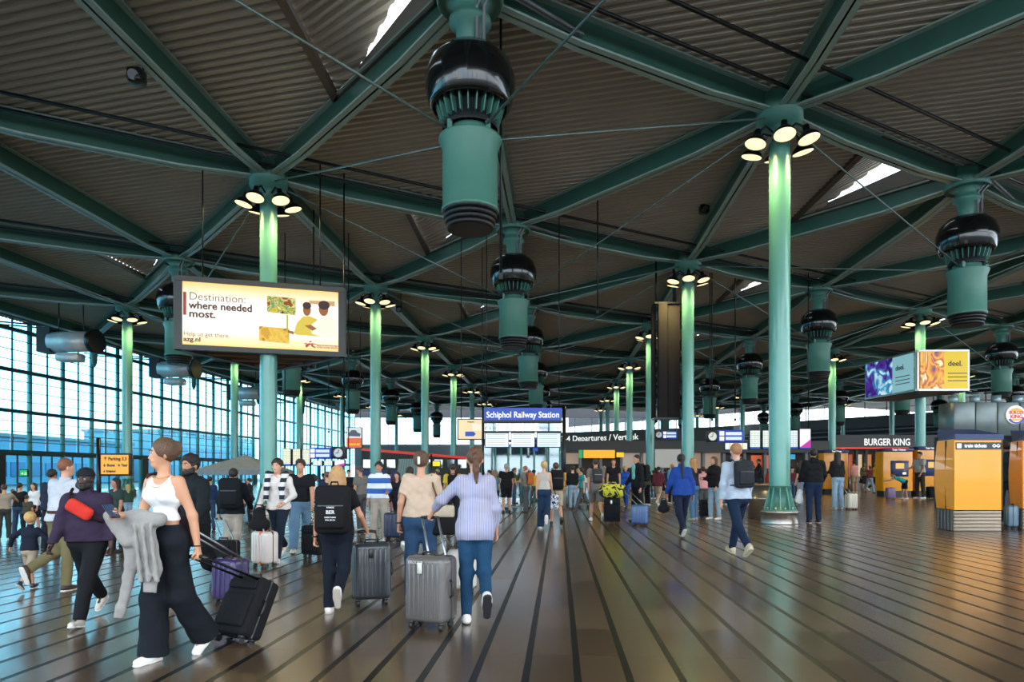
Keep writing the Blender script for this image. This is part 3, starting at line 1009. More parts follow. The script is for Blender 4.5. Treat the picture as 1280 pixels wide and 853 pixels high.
        p = w_+d_*0.030*s+th*0.022*s; q = p+(th*0.75+d_*0.75+nml*0.25)*0.035*s; r2 = q+(d_*0.9+nml*(0.3+curl*0.5))*0.030*s
        hands.tube([p, q, r2], [0.012*s, 0.0105*s, 0.007*s], 6 if lod < 2 else 4)
        hpos.append(w_+d_*0.085*s+nml*0.012*s)
    link('body', B.mesh('body', sk, hands), root)
    # --- trousers, shorts, skirt
    bk, bc = bot
    T = Fld(lo, hi, hv*1.1 if lod else hv)
    wtop = pel+U*(0.115 if topk[0] != 'crop' else 0.135)*s
    if bk in ('pants', 'wide', 'jeans', 'slim', 'cargo', 'jogger', 'shorts'):
        torso(T, 0.014)
        T.cone(pel+U*0.02*s-X*0.03*s, waist-X*0.03*s, (0.10*wb_ if not fem else 0.088)*s, k=0.05*s, flat=1.1, fd=FW)
        T.cone(pel+U*0.02*s+X*0.03*s, waist+X*0.03*s, (0.10*wb_ if not fem else 0.088)*s, k=0.05*s, flat=1.1, fd=FW)
        kr, ar = {'pants': (0.072, 0.062), 'wide': (0.100, 0.118), 'jeans': (0.070, 0.062), 'slim': (0.060, 0.046), 'cargo': (0.085, 0.078), 'jogger': (0.085, 0.062), 'shorts': (0.088, 0.09)}[bk]
        kr *= legw; ar *= legw
        for h_, k_, a_, fd, dn in ((hR, kR, aR, fR, dR), (hL, kL, aL, fL, dL)):
            if bk == 'shorts':
                T.cone(h_-np.array([0, 0, 0.01]), h_+(k_-h_)*0.88, 0.096*s*wb_, kr*s, k=0.04*s, capb=True)
            else:
                T.cone(h_-np.array([0, 0, 0.01]), k_, 0.094*s*wb_, kr*s, k=0.05*s)
                T.cone(k_, a_+(a_-k_)*(0.10 if bk == 'wide' else 0.04), kr*s, ar*s, k=0.04*s, capb=True)
        T.wrinkle(0.0036*s if bk != 'slim' else 0.002*s, 24 if bk != 'slim' else 40, px)
    elif bk in ('skirt', 'dress'):
        torso(T, 0.012)
        m_ = (kR+kL)/2 if bk == 'skirt' else (aR+aL)/2
        for sd in (-1, 1): T.cone(pel+X*sd*0.05*s, m_+X*sd*0.11*s+np.array([0, 0, 0.05*s]), 0.12*s, 0.17*s, k=0.08*s, capb=True)
        T.wrinkle(0.004*s, 30, px)
    T.plane(wtop, U)
    link({'shorts': 'shorts', 'skirt': 'skirt', 'dress': 'skirt'}.get(bk, 'trousers'), T.mesh('trousers', bmat or cloth(bc)), root)
    # --- top
    tk, tcol = topk
    C = Fld(lo, hi, hv*1.1 if lod else hv)
    inf = {'tank': 0.007, 'crop': 0.0105, 'tee': 0.016, 'shirt': 0.017, 'long': 0.018, 'hoodie': 0.027, 'jacket': 0.024, 'sweater': 0.022}[tk]
    torso(C, inf)
    slv = {'tank': None, 'crop': None, 'tee': 'short', 'shirt': 'long', 'long': 'long', 'hoodie': 'long', 'jacket': 'long', 'sweater': 'long'}[tk]
    hem = {'tank': 0.05, 'crop': 0.165, 'tee': 0.035, 'shirt': -0.03, 'long': 0.02, 'hoodie': 0.02, 'jacket': -0.05, 'sweater': 0.0}[tk]
    if hemo is not None: hem = hemo
    if hem < 0.12:   # loose lower edge
        C.cone(waist-X*0.05*s, pel-X*0.062*s*wb_+U*hem*s, (0.096*wb_+inf)*s, ((0.098 if fem else 0.108)*wb_+inf)*s, k=0.06*s, flat=1.05, fd=FW)
        C.cone(waist+X*0.05*s, pel+X*0.062*s*wb_+U*hem*s, (0.096*wb_+inf)*s, ((0.098 if fem else 0.108)*wb_+inf)*s, k=0.06*s, flat=1.05, fd=FW)
    for sd, sh, e_, w_ in ((1, shR, eR, wR), (-1, shL, eL, wL)):
        if slv == 'short': C.cone(sh, sh+(e_-sh)*0.62, (0.060+inf*0.8)*s*wb_**0.5, (0.052+inf)*s*ta, k=0.06*s, capb=True)
        elif slv == 'long':
            C.cone(sh, e_, (0.049+inf*0.8)*s*wb_**0.5, (0.039+inf*0.9)*s, k=0.05*s)
            we = e_+(w_-e_)*(cuff or 0.97)
            C.cone(e_, we, (0.039+inf*0.9)*s, (0.029+inf*0.6)*s, k=0.04*s, capb=True)
    if hem < 0.0:
        for sd in (-1, 1): C.ball(pel+X*sd*0.062*s-FW*0.050*s-U*0.02*s, (0.094+inf)*s, k=0.06*s)
    C.plane(pel+U*hem*s, -U)
    if tk in ('tank', 'crop'):
        C.ball(nb+FW*0.055*s+U*0.0*s, 0.078*s, k=0.01*s, sub=True)
        for sd in (-1, 1): C.cone(nb+X*sd*(sw_-0.005)*s-U*0.02*s, nb+X*sd*(sw_+0.01)*s-U*0.15*s, 0.052*s, 0.045*s, k=0.01*s, sub=True)
    elif tk in ('hoodie', 'jacket', 'sweater'):
        C.cone(nb-U*0.02*s, nb+up*0.035*s, (0.066)*s, 0.070*s, k=0.03*s)
        if tk == 'hoodie':
            C.cone(nb-FW*0.075*s+U*0.0*s-X*0.05*s, nb-FW*0.075*s+X*0.05*s, 0.045*s, k=0.03*s)
            C.cone(nb-FW*0.07*s-X*0.06*s, nb+FW*0.04*s-X*0.055*s, 0.032*s, 0.022*s, k=0.03*s)
            C.cone(nb-FW*0.07*s+X*0.06*s, nb+FW*0.04*s+X*0.055*s, 0.032*s, 0.022*s, k=0.03*s)
    elif tk == 'shirt':
        C.cone(nb-U*0.02*s, nb+up*0.028*s, 0.062*s, 0.064*s, k=0.02*s, capb=True)
    if tk not in ('crop', 'tank'): C.wrinkle((0.0050 if tk in ('shirt', 'hoodie', 'jacket', 'sweater') else 0.0034)*s, 25, px*0.7); C.wrinkle(0.0020*s, 52, px*0.3)
    link({'tank': 'tank_top', 'crop': 'crop_top', 'tee': 'tee_shirt', 'shirt': 'shirt', 'long': 'shirt', 'hoodie': 'hoodie', 'jacket': 'jacket', 'sweater': 'sweater'}[tk], C.mesh('top', tmat or cloth(tcol)), root)
    # --- shoes
    for (a_, fd, dn) in ((aR, fR, dR), (aL, fL, dL)):
        q = Fld(a_-0.25*s, a_+0.25*s, max(hv, 0.011*s))
        side = X
        q.cone(a_+dn*0.045*s-fd*0.035*s, a_+dn*0.058*s+fd*0.05*s, 0.044*s, 0.042*s, k=0.03*s)
        q.cone(a_+dn*0.055*s+fd*0.04*s, a_+dn*0.062*s+fd*0.155*s, 0.043*s, 0.034*s, k=0.03*s, flat=1.1, fd=dn)
        q.cone(a_+dn*0.0*s-fd*0.01*s, a_+dn*0.04*s, 0.045*s, k=0.02*s)
        q.plane(a_+dn*0.086*s, dn)
        so = link('shoe', q.mesh('shoe', mat('shoe '+shoe, shoe, 0.6, 0, 0.2, 20)), root)
        if lod <= 1:
            w = Fld(a_-0.25*s, a_+0.25*s, max(hv, 0.011*s))
            w.cone(a_+dn*0.075*s-fd*0.035*s, a_+dn*0.078*s+fd*0.05*s, 0.045*s, 0.040*s, k=0.03*s)
            w.cone(a_+dn*0.078*s+fd*0.04*s, a_+dn*0.078*s+fd*0.155*s, 0.044*s, 0.038*s, k=0.03*s)
            w.plane(a_+dn*0.074*s, -dn); w.plane(a_+dn*0.094*s, dn)
            link('sole', w.mesh('sole', plastic(sole or 'd8d4cc', 0.6)), so)
    # --- hair / hats
    hk, hcolr = hair
    HM = hairm(hcolr)
    hl = hc-0.42*s*hs; hh_ = hc+0.30*s*hs
    Q = Fld(hl, hh_, min(hv, 0.02*s))
    if hk != 'bald':
        Q.ball(H(0, -0.014, 0.034), 0.094*s*hs, k=0.01, sc=(0.90, 1.08, 1.03))
        if hk in ('curly', 'bushy'):
            Q.ball(H(0, -0.01, 0.05), 0.10*s*hs, k=0.02*s, sc=(0.92, 1.05, 0.95)); Q.wrinkle(0.006*s, 90, px)
        # open the face
        Q.ball(H(0, 0.125, -0.035), 0.098*s*hs, k=0.012*s, sub=True, sc=(0.95, 1, 1.1))
        Q.cone(H(-0.12, 0.03, -0.085), H(0.12, 0.03, -0.085), 0.072*s*hs, k=0.01*s, sub=True)
        if hk in ('short', 'curly', 'fade'):
            Q.plane(H(0, -0.05, -0.078), -hu)
        if hk in ('long', 'longback'):
            L = 0.26 if hk == 'long' else 0.20
            Q.cone(H(0, -0.045, 0.0), H(0, -0.075, -L), 0.088*s*hs, 0.070*s*hs, k=0.03*s, flat=1.35, fd=hf)
            for sd in (-1, 1): Q.cone(H(sd*0.072, -0.01, 0.02), H(sd*0.085, -0.02, -L*0.9), 0.030*s, 0.024*s, k=0.03*s)
            Q.wrinkle(0.003*s, 70, px)
        if hk in ('ponytail', 'tail'):
            Q.cone(H(0, -0.10, 0.045), H(0, -0.135, 0.02), 0.024*s, 0.034*s, k=0.02*s)
            Q.cone(H(0, -0.135, 0.02), H(0.005, -0.12, -0.12), 0.036*s, 0.032*s, k=0.02*s)
            Q.cone(H(0.005, -0.12, -0.12), H(0.01, -0.10, -0.24), 0.032*s, 0.012*s, k=0.02*s)
            Q.wrinkle(0.0022*s, 90, px)
        if hk in ('bun', 'clip'):
            Q.ball(H(0, -0.02, 0.03), 0.099*s*hs, k=0.02*s, sc=(0.9, 1.05, 1.0)); Q.ball(H(0, 0.125, -0.035), 0.098*s*hs, k=0.012*s, sub=True, sc=(0.95, 1, 1.1))
            Q.ball(H(0, -0.105, 0.02 if hk == 'clip' else 0.05), 0.045*s, k=0.02*s, sc=(0.9, 0.8, 1.2))
        if hk == 'ponylong':
            Q.cone(H(0, -0.105, 0.03), H(0, -0.12, -0.38), 0.040*s, 0.020*s, k=0.02*s)
        link('hair', Q.mesh('hair', HM), root)
        if hk == 'clip':
            MB().rbox(H(0, -0.145, 0.01), (0.03*s, 0.02*s, 0.09*s), 0.006).build('hair_clip', plastic('e0d8cc'), root)
    if hk == 'cap' or hk == 'headwrap':
        K = Fld(hl, hh_, min(hv, 0.02*s))
        K.ball(H(0, -0.012, 0.045), 0.099*s*hs, k=0.01, sc=(0.92, 1.08, 0.95)); K.plane(H(0, 0, 0.035), -hu)
        if hk == 'cap': K.cone(H(-0.03, 0.09, 0.045), H(0.03, 0.09, 0.045), 0.055*s, k=0.01, flat=3.5, fd=hu)
        link('cap', K.mesh('cap', cloth(hcolr)), root)
    if beard:
        K = Fld(hl, hh_, min(hv, 0.015*s))
        K.cone(H(-0.045, 0.03, -0.06), H(0.045, 0.03, -0.06), 0.040*s, k=0.02*s)
        K.cone(H(0, 0.05, -0.08), H(0, 0.075, -0.085), 0.044*s, 0.036*s, k=0.03*s)
        K.cone(H(-0.024, 0.088, -0.044), H(0.024, 0.088, -0.044), 0.008*s, k=0.02*s)
        K.cone(H(-0.06, 0.01, -0.02), H(-0.05, 0.03, -0.07), 0.022*s, k=0.02*s); K.cone(H(0.06, 0.01, -0.02), H(0.05, 0.03, -0.07), 0.022*s, k=0.02*s)
        K.cone(H(-0.018, 0.10, -0.058), H(0.018, 0.10, -0.058), 0.010*s, k=0.005*s, sub=True)
        link('beard', K.mesh('beard', hairm(beard)), root)
    if lod <= 1 and abs(((heading+headturn) % 360)-180) < 115:
        for sd in (-1, 1):
            e = MB().sphere(H(sd*0.030, 0.0765, 0.008), 0.0105*s, 10, 7).build('eye', plastic('b8b0a8', 0.3), root)
            MB().sphere(H(sd*0.030, 0.0822, 0.008), 0.0066*s, 8, 6).build('iris', plastic('2c2018', 0.15), e)
            c0, c1, c2 = H(sd*0.014, 0.094, 0.026), H(sd*0.032, 0.094, 0.031), H(sd*0.050, 0.082, 0.025)
            MB().tube([c0, c1, c2], [0.0035*s, 0.0045*s, 0.002*s], 5).build('eyebrow', HM if hk not in ('cap', 'headwrap') else hairm('17120f'), root)
        lp = '9c5a4e' if skin not in ('3a261c',) else '6a3d36'
        MB().tube([H(-0.023, 0.0885, -0.056), H(-0.010, 0.0935, -0.0545), H(0, 0.0925, -0.056), H(0.010, 0.0935, -0.0545), H(0.023, 0.0885, -0.056)], [0.002*s, 0.005*s, 0.005*s, 0.005*s, 0.002*s], 6).build('lips', mat('lips '+lp, lp, 0.45, 0, 0.05), root)
    M = Matrix.Translation(base) @ Matrix.Rotation(R(heading), 4, 'Z')
    info = dict(root=root, s=s, M=M, handR=M @ Vector(hpos[0]), handL=M @ Vector(hpos[1]), nb=nb, pel=pel, U=U, FW=FW, chest=chest, waist=waist, base=base,
                heading=heading, shR=shR, shL=shL, H=H, wR=wR, wL=wL, eR=eR, eL=eL, sw=sw_, z=Zd, aR=aR, aL=aL)
    PEOPLE.append(info)
    return info

def local(info, v): return info['M'] @ Vector(v)

def backpack(i, color, label, w=0.30, h=0.46, d=0.17, group=None, text_=None, pocket=True, drop=0.0, trim='55585c'):
    s = i['s']; c = i['chest']-i['FW']*(0.15*s+d/2)+i['U']*(-0.03-drop)*s
    r = thing('backpack', label, 'backpack', local(i, c), R(i['heading']), group)
    m = cloth(color)
    a = math.atan2(i['U'][1], i['U'][2]); T = Matrix.Rotation(-a, 3, 'X')
    MB().rbox((0, 0, 0), (w, d, h), 0.06, 4, T).build('bag_body', m, r)
    if pocket:
        MB().rbox(T @ Vector((0, -d/2-0.005, -h*0.14)), (w*0.82, 0.07, h*0.50), 0.03, 3, T).build('front_pocket', m, r)
        MB().rbox(T @ Vector((0, -d/2-0.044, h*0.09-h*0.02)), (w*0.72, 0.008, 0.012), 0.003, 1, T).build('zip', plastic(trim), r)
    MB().tube([T @ Vector((-0.04, d/2-0.03, h/2-0.01)), T @ Vector((-0.03, d/2-0.03, h/2+0.035)), T @ Vector((0.03, d/2-0.03, h/2+0.035)), T @ Vector((0.04, d/2-0.03, h/2-0.01))], 0.009, 6).build('grab_loop', m, r)
    inv = lambda v: Vector(v)-Vector(c)
    for sd in (-1, 1):
        sh = i['nb']+np.array([sd*0.095*s, 0, 0])
        p0 = T @ Vector((sd*w*0.22, d/2-0.02, h*0.40)); p1 = inv(sh-i['U']*0.0*s+i['U']*0.035*s-i['FW']*0.05*s); p2 = inv(sh+i['FW']*0.055*s+i['U']*0.01*s)
        p3 = inv(i['chest']+np.array([sd*0.115*s, 0, 0])+i['FW']*0.125*s); p4 = inv(i['waist']+np.array([sd*0.145*s, 0, 0])+i['FW']*0.03*s); p5 = T @ Vector((sd*w*0.4, d/2-0.02, -h*0.38))
        mb = MB(); pts = [p0, p1, p2, p3, p4, p5]
        for a_, b_ in zip(pts, pts[1:]): mb.bar(a_, b_, 0.05, 0.014, up=(0, 0.6, 0.8) if abs((b_-a_).z) < 0.12 else (0, 1, 0.05))
        mb.build('shoulder_strap', m, r)
    if text_:
        for k_, (t, sz, y) in enumerate(text_):
            text(t, sz, plastic('e8e8e8'), r, (0, -d/2-0.046 if pocket else -d/2-0.004, y), align='CENTER', bold=0.0004)
    return r

def suitcase(base, rz, w, d, h, color, label, grip=None, tilt=0.0, ribs=5, soft=False, trim='1a1a1c', group=None, wheels=4, tagc=None, accent=None, metal=False, hcol='a9abad'):
    """case with its wide face towards local -y ; grip = world point for the pull handle"""
    r = thing('suitcase', label, 'suitcase', base, rz, group)
    m = cloth(color) if soft else mat('case '+color, color, 0.32, 0.25 if metal else 0.0, 0.10, 5, coat=0.3)
    t = plastic(trim, 0.4)
    T = Matrix.Rotation(tilt, 4, 'X'); T3 = T.to_3x3()
    wz = 0.065
    def L(x, y, z_): return T @ Vector((x, y, z_))
    MB().rbox(L(0, 0, wz+h/2), (w, d, h), 0.055 if not soft else 0.04, 4, T3).build('shell', m, r)
    if not soft:
        mb = MB()
        for i_ in range(ribs):
            x = (-0.5+(i_+0.5)/ribs)*w*0.80
            for sy in (-1, 1): mb = MB().rbox(L(x, sy*(d/2+0.001), wz+h/2), (w*0.8/ribs*0.55, 0.018, h*0.82), 0.008, 2, T3); mb.build('rib', m, r)
    else:
        MB().rbox(L(0, -d/2-0.01, wz+h*0.40), (w*0.82, 0.05, h*0.55), 0.02, 2, T3).build('front_pocket', m, r)
        MB().rbox(L(0, -d/2-0.012, wz+h*0.83), (w*0.82, 0.03, h*0.14), 0.012, 2, T3).build('top_pocket', m, r)
    zp = MB(); zp.rbox(L(0, 0, wz+h/2), (w+0.008, 0.022, h+0.008), 0.05, 3, T3); zp.build('zip_band', t, r)
    if accent: MB().rbox(L(-w*0.12, 0, wz+h/2), (w*0.13, d+0.012, h+0.012), 0.05, 3, T3).build('orange_band', plastic(accent), r)
    for sx in (-1, 1):
        for sy in ((-1, 1) if wheels == 4 else (-1,)):
            c = L(sx*(w/2-0.055), sy*(d/2-0.055), 0.030)
            wh = MB(); wh.cyl(c+T3 @ Vector((-0.017, 0, 0)), c+T3 @ Vector((0.017, 0, 0)), 0.030, n=12); wo2 = wh.build('wheel', t, r)
            MB().rbox(L(sx*(w/2-0.055), sy*(d/2-0.055), 0.062), (0.05, 0.05, 0.035), 0.01, 1, T3).build('fork', t, wo2)
    MB().tube([L(-0.07, -0.03, wz+h-0.005), L(-0.06, -0.03, wz+h+0.03), L(0.06, -0.03, wz+h+0.03), L(0.07, -0.03, wz+h-0.005)], 0.011, 6).build('top_handle', t, r)
    MB().tube([L(w/2-0.003, -0.02, wz+h*0.38), L(w/2+0.026, -0.02, wz+h*0.42), L(w/2+0.026, -0.02, wz+h*0.60), L(w/2-0.003, -0.02, wz+h*0.64)], 0.011, 6).build('side_handle', t, r)
    top = [L(sx*0.09, d/2-0.035, wz+h-0.01) for sx in (-1, 1)]
    if grip is not None:
        g = (Matrix.Rotation(-rz, 4, 'Z') @ (Vector(grip)-Vector(base)))
        ax = Vector((0.09, 0, 0))
        hm = mat('telescopic handle '+hcol, hcol, 0.3, 0.8, 0.05)
        hnd = MB().tube([top[0], g-ax], 0.011, 6).build('handle_tube', hm, r)
        MB().tube([top[1], g+ax], 0.011, 6).build('handle_tube', hm, r)
        MB().tube([g-ax*1.1, g-ax*0.5+Vector((0, 0, 0.008)), g+ax*0.5+Vector((0, 0, 0.008)), g+ax*1.1], 0.016, 8).build('handle_grip', t, r)
    if tagc:
        MB().rbox(L(-0.02, -d/2-0.03, wz+h-0.10), (0.05, 0.008, 0.10), 0.004, 1, T3).build('luggage_tag', plastic(tagc), r)
    return r

def bag(base, rz, w, d, h, color, label, name='travel_bag', cat='bag', strap=None, group=None, m=None, roll=False):
    r = thing(name, label, cat, base, rz, group)
    m = m or cloth(color)
    q = Fld((-w/2-0.05, -d/2-0.05, -0.03), (w/2+0.05, d/2+0.05, h+0.05), 0.014)
    q.cone((-w/2+h*0.4, 0, h*0.5), (w/2-h*0.4, 0, h*0.5), h*0.5, k=0.02, flat=h/d, fd=(0, 1, 0)) if roll else q.cone((0, 0, h*0.25), (0, 0, h*0.7), min(w, h)*0.40, min(w, h)*0.30, k=0.02, flat=w/d*0.8, fd=(0, 1, 0))
    if not roll:
        q.cone((-w*0.25, 0, h*0.22), (w*0.25, 0, h*0.22), h*0.22, k=0.06, flat=1.2)
    q.wrinkle(0.004, 30, w*100)
    link('bag_body', q.mesh('bag', m), r)
    MB().tube([(-w*0.22, 0, h*0.85), (-w*0.15, 0, h*1.1), (w*0.15, 0, h*1.1), (w*0.22, 0, h*0.85)], 0.010, 6).build('carry_handle', m, r)
    if strap: MB().tube(strap, 0.010, 6).build('strap', m, r)
    return r
# ------------------------------------------------------------------ big charity billboard round the left-centre column
BLUE = mat('sign blue', '1c3f9c', 0.4, 0, 0.04, emit=0.35)
WHT = glow('f4f4f2', 0.95)
FRM = mat('billboard frame', '4a4a48', 0.5, 0.2, 0.1)
def quad_board(a, b, z0, z1, face, name, root, frame=FRM, rim=0.16, thick=0.28, flip=1):
    """upright panel between ground points a,b (left,right as seen from its front); returns face object, local frame matrix"""
    a, b = Vector(a), Vector(b)
    r = link(name, None, root, a, (0, 0, math.atan2(b.y-a.y, b.x-a.x)))
    L = (Vector((b.x, b.y, 0))-Vector((a.x, a.y, 0))).length
    return r, L
bz0 = EYE+(HY-448)/F*23.1; bz1 = EYE+(HY-350)/F*22.9
zL, zR = 21.95, 23.45
A = Vector(((220-CX)/F*zL, zL, 0)); B_ = Vector(((430-CX)/F*zR, zR, 0))
z0 = EYE+(HY-437)/F*zL; z1 = EYE+(HY-345)/F*zL
ang = math.atan2(B_.y-A.y, B_.x-A.x); W = (B_-A).length; Hh = z1-z0
bb = thing('billboard', 'large lit three-sided charity billboard with beige poster hanging round a column', 'billboard', (A.x, A.y, z0), ang)
depth = W*0.80
tri = [Vector((0, 0, 0)), Vector((W, 0, 0)), Vector((W*0.52, depth, 0))]
for i in range(3):
    p, q_ = tri[i], tri[(i+1) % 3]; d = (q_-p).normalized(); nn = Vector((-d.y, d.x, 0))
    mb = MB()
    for z in (0.08, Hh-0.08): mb.bar((p.x, p.y, z), (q_.x, q_.y, z), 0.22, 0.16)
    for e in (p+d*0.08, q_-d*0.08): mb.bar((e.x, e.y, 0), (e.x, e.y, Hh), 0.16, 0.22, up=(d.x, d.y, 0))
    mb.build('frame', FRM, bb)
    if i: MB().bar((p.x, p.y, Hh/2), (q_.x, q_.y, Hh/2), 0.05, Hh-0.3).build('back_panel', mat('warm panel', 'c9b48c', 0.5), bb)
for t in (0.25, 0.5, 0.75):
    p = tri[0].lerp(tri[2], t); q_ = tri[1].lerp(tri[2], t)
    MB().bar((p.x, p.y, 0.06), (q_.x, q_.y, 0.06), 0.08, 0.08).build('cross_bar', mat('brown underside', '6a4a2c', 0.6), bb)
MB().slab([tri[0], tri[1], tri[2]], 0.12, 0.14).build('underside', mat('brown underside', '6a4a2c', 0.6), bb)
# face: cream poster, brighter in the middle like a backlit print
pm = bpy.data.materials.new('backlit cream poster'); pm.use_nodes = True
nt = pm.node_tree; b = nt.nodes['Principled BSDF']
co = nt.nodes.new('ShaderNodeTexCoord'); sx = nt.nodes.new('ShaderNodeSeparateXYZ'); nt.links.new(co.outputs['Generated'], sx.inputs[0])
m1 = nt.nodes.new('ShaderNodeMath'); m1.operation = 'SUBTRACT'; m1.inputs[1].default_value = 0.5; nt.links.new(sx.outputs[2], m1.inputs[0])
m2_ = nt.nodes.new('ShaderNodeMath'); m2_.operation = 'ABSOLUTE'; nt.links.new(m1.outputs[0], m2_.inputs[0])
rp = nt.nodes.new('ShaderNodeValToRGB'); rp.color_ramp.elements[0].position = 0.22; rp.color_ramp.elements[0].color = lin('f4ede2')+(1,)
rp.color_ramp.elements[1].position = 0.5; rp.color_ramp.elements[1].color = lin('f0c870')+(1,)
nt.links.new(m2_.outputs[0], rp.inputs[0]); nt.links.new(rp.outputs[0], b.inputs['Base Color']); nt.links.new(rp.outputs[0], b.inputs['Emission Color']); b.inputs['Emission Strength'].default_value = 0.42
fx0, fx1, fz0, fz1 = 0.16, W-0.16, 0.16, Hh-0.16
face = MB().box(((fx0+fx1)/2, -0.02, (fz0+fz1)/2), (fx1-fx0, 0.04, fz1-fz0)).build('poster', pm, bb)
def fp(u, v): return (fx0+(fx1-fx0)*u, fz1-(fz1-fz0)*v)
def flat(pts, m, name, y=-0.045, th=0.006, parent=None):
    return MB().prism([fp(*p) for p in pts][::-1], y-th, y).build(name, m, parent or bb)
BRN = glow('5a2a22', 0.30)
flat([(0.012, 0.17), (0.030, 0.17), (0.030, 0.53), (0.012, 0.53)], glow('a83a20', 0.5), 'red_bar')
def bt(s_, u, v, size, m, bold=0.0, u1=None):
    x, z = fp(u, v); return text(s_, size, m, bb, (x, -0.046, z), bold=bold, fit=(u1-u)*(fx1-fx0))
THIN = glow('8a6a4a', 0.3)
bt('Destination:', 0.045, 0.285, 0.36, THIN, -0.003, 0.385)
bt('where needed', 0.045, 0.42, 0.33, BRN, 0.008, 0.435)
bt('most.', 0.045, 0.555, 0.33, BRN, 0.008, 0.205)
bt('Help us get there.', 0.013, 0.855, 0.20, THIN, -0.001, 0.29)
bt('azg.nl', 0.013, 0.94, 0.20, BRN, 0.005, 0.115)
flat([(0.527, 0.14), (0.712, 0.155), (0.712, 0.43), (0.527, 0.40)], blobs('poster photo one', ['4a3018', 'd8b43c', '3c8a5a', 'e8cf7a', '8a4a24'], 3.6, emit=0.55, seed=1), 'poster_photo')
flat([(0.478, 0.64), (0.670, 0.655), (0.670, 0.90), (0.478, 0.875)], blobs('poster photo two', ['3a2414', 'd9a83c', 'e0b850', 'c8963a'], 3.0, emit=0.55, seed=7), 'poster_photo')
YL, WC, FC, HRK = glow('e0c43c', 0.6), glow('f3ecd2', 0.75), glow('a8642c', 0.45), glow('4a1c14', 0.25)
OR = glow('d8b070', 0.55)
flat([(0.80, 0.17), (0.97, 0.16), (0.97, 0.24), (0.80, 0.22)], OR, 'poster_figure', -0.046)
flat([(0.70, 0.72), (0.72, 0.55), (0.76, 0.44), (0.80, 0.43), (0.85, 0.47), (0.88, 0.60), (0.90, 0.76), (0.72, 0.75)], YL, 'poster_figure', -0.047)
flat([(0.82, 0.72), (0.80, 0.60), (0.87, 0.45), (0.93, 0.40), (0.98, 0.47), (0.985, 0.75), (0.90, 0.78)], WC, 'poster_figure', -0.052)
for cx_, cz_, rx, rz_, m in ((0.785, 0.33, 0.026, 0.10, FC), (0.895, 0.30, 0.032, 0.115, FC), (0.785, 0.26, 0.028, 0.06, HRK), (0.898, 0.235, 0.038, 0.075, HRK)):
    flat([(cx_+rx*math.cos(t), cz_+rz_*math.sin(t)) for t in [2*math.pi*k/16 for k in range(16)]], m, 'poster_figure', -0.058 if m is FC else -0.064)
flat([(0.77, 0.59), (0.81, 0.57), (0.85, 0.63), (0.82, 0.67)], FC, 'poster_figure', -0.058)
flat([(0.70, 0.70), (0.66, 0.68), (0.66, 0.72), (0.70, 0.75)], FC, 'poster_figure', -0.058)
flat([(0.652, 0.43), (0.664, 0.43), (0.664, 0.66), (0.652, 0.66)], glow('b8c43c', 0.5), 'poster_figure', -0.047)
RD = glow('b83424', 0.5)
for pts in ([(0.80, 0.845), (0.815, 0.835), (0.815, 0.86), (0.80, 0.865)], [(0.775, 0.90), (0.80, 0.875), (0.835, 0.90), (0.82, 0.91), (0.805, 0.90), (0.79, 0.94), (0.778, 0.95)],
            [(0.815, 0.87), (0.85, 0.885), (0.85, 0.895), (0.815, 0.885)], [(0.82, 0.905), (0.845, 0.94), (0.835, 0.95), (0.81, 0.92)], [(0.765, 0.885), (0.785, 0.870), (0.787, 0.880), (0.768, 0.895)]):
    flat(pts, RD, 'logo_stroke', -0.047)
bt('MEDECINS SANS FRONTIERES', 0.85, 0.915, 0.07, BRN, 0.001, 0.99)
bt('ARTSEN ZONDER GRENZEN', 0.85, 0.95, 0.08, RD, 0.001, 0.99)
# suspension
for t in (0.15, 0.85):
    p = tri[0].lerp(tri[1], t); MB().cyl((p.x, p.y, Hh), (p.x, p.y, DECK-z0), 0.025, n=6).build('hanger_rod', BLACK, bb)

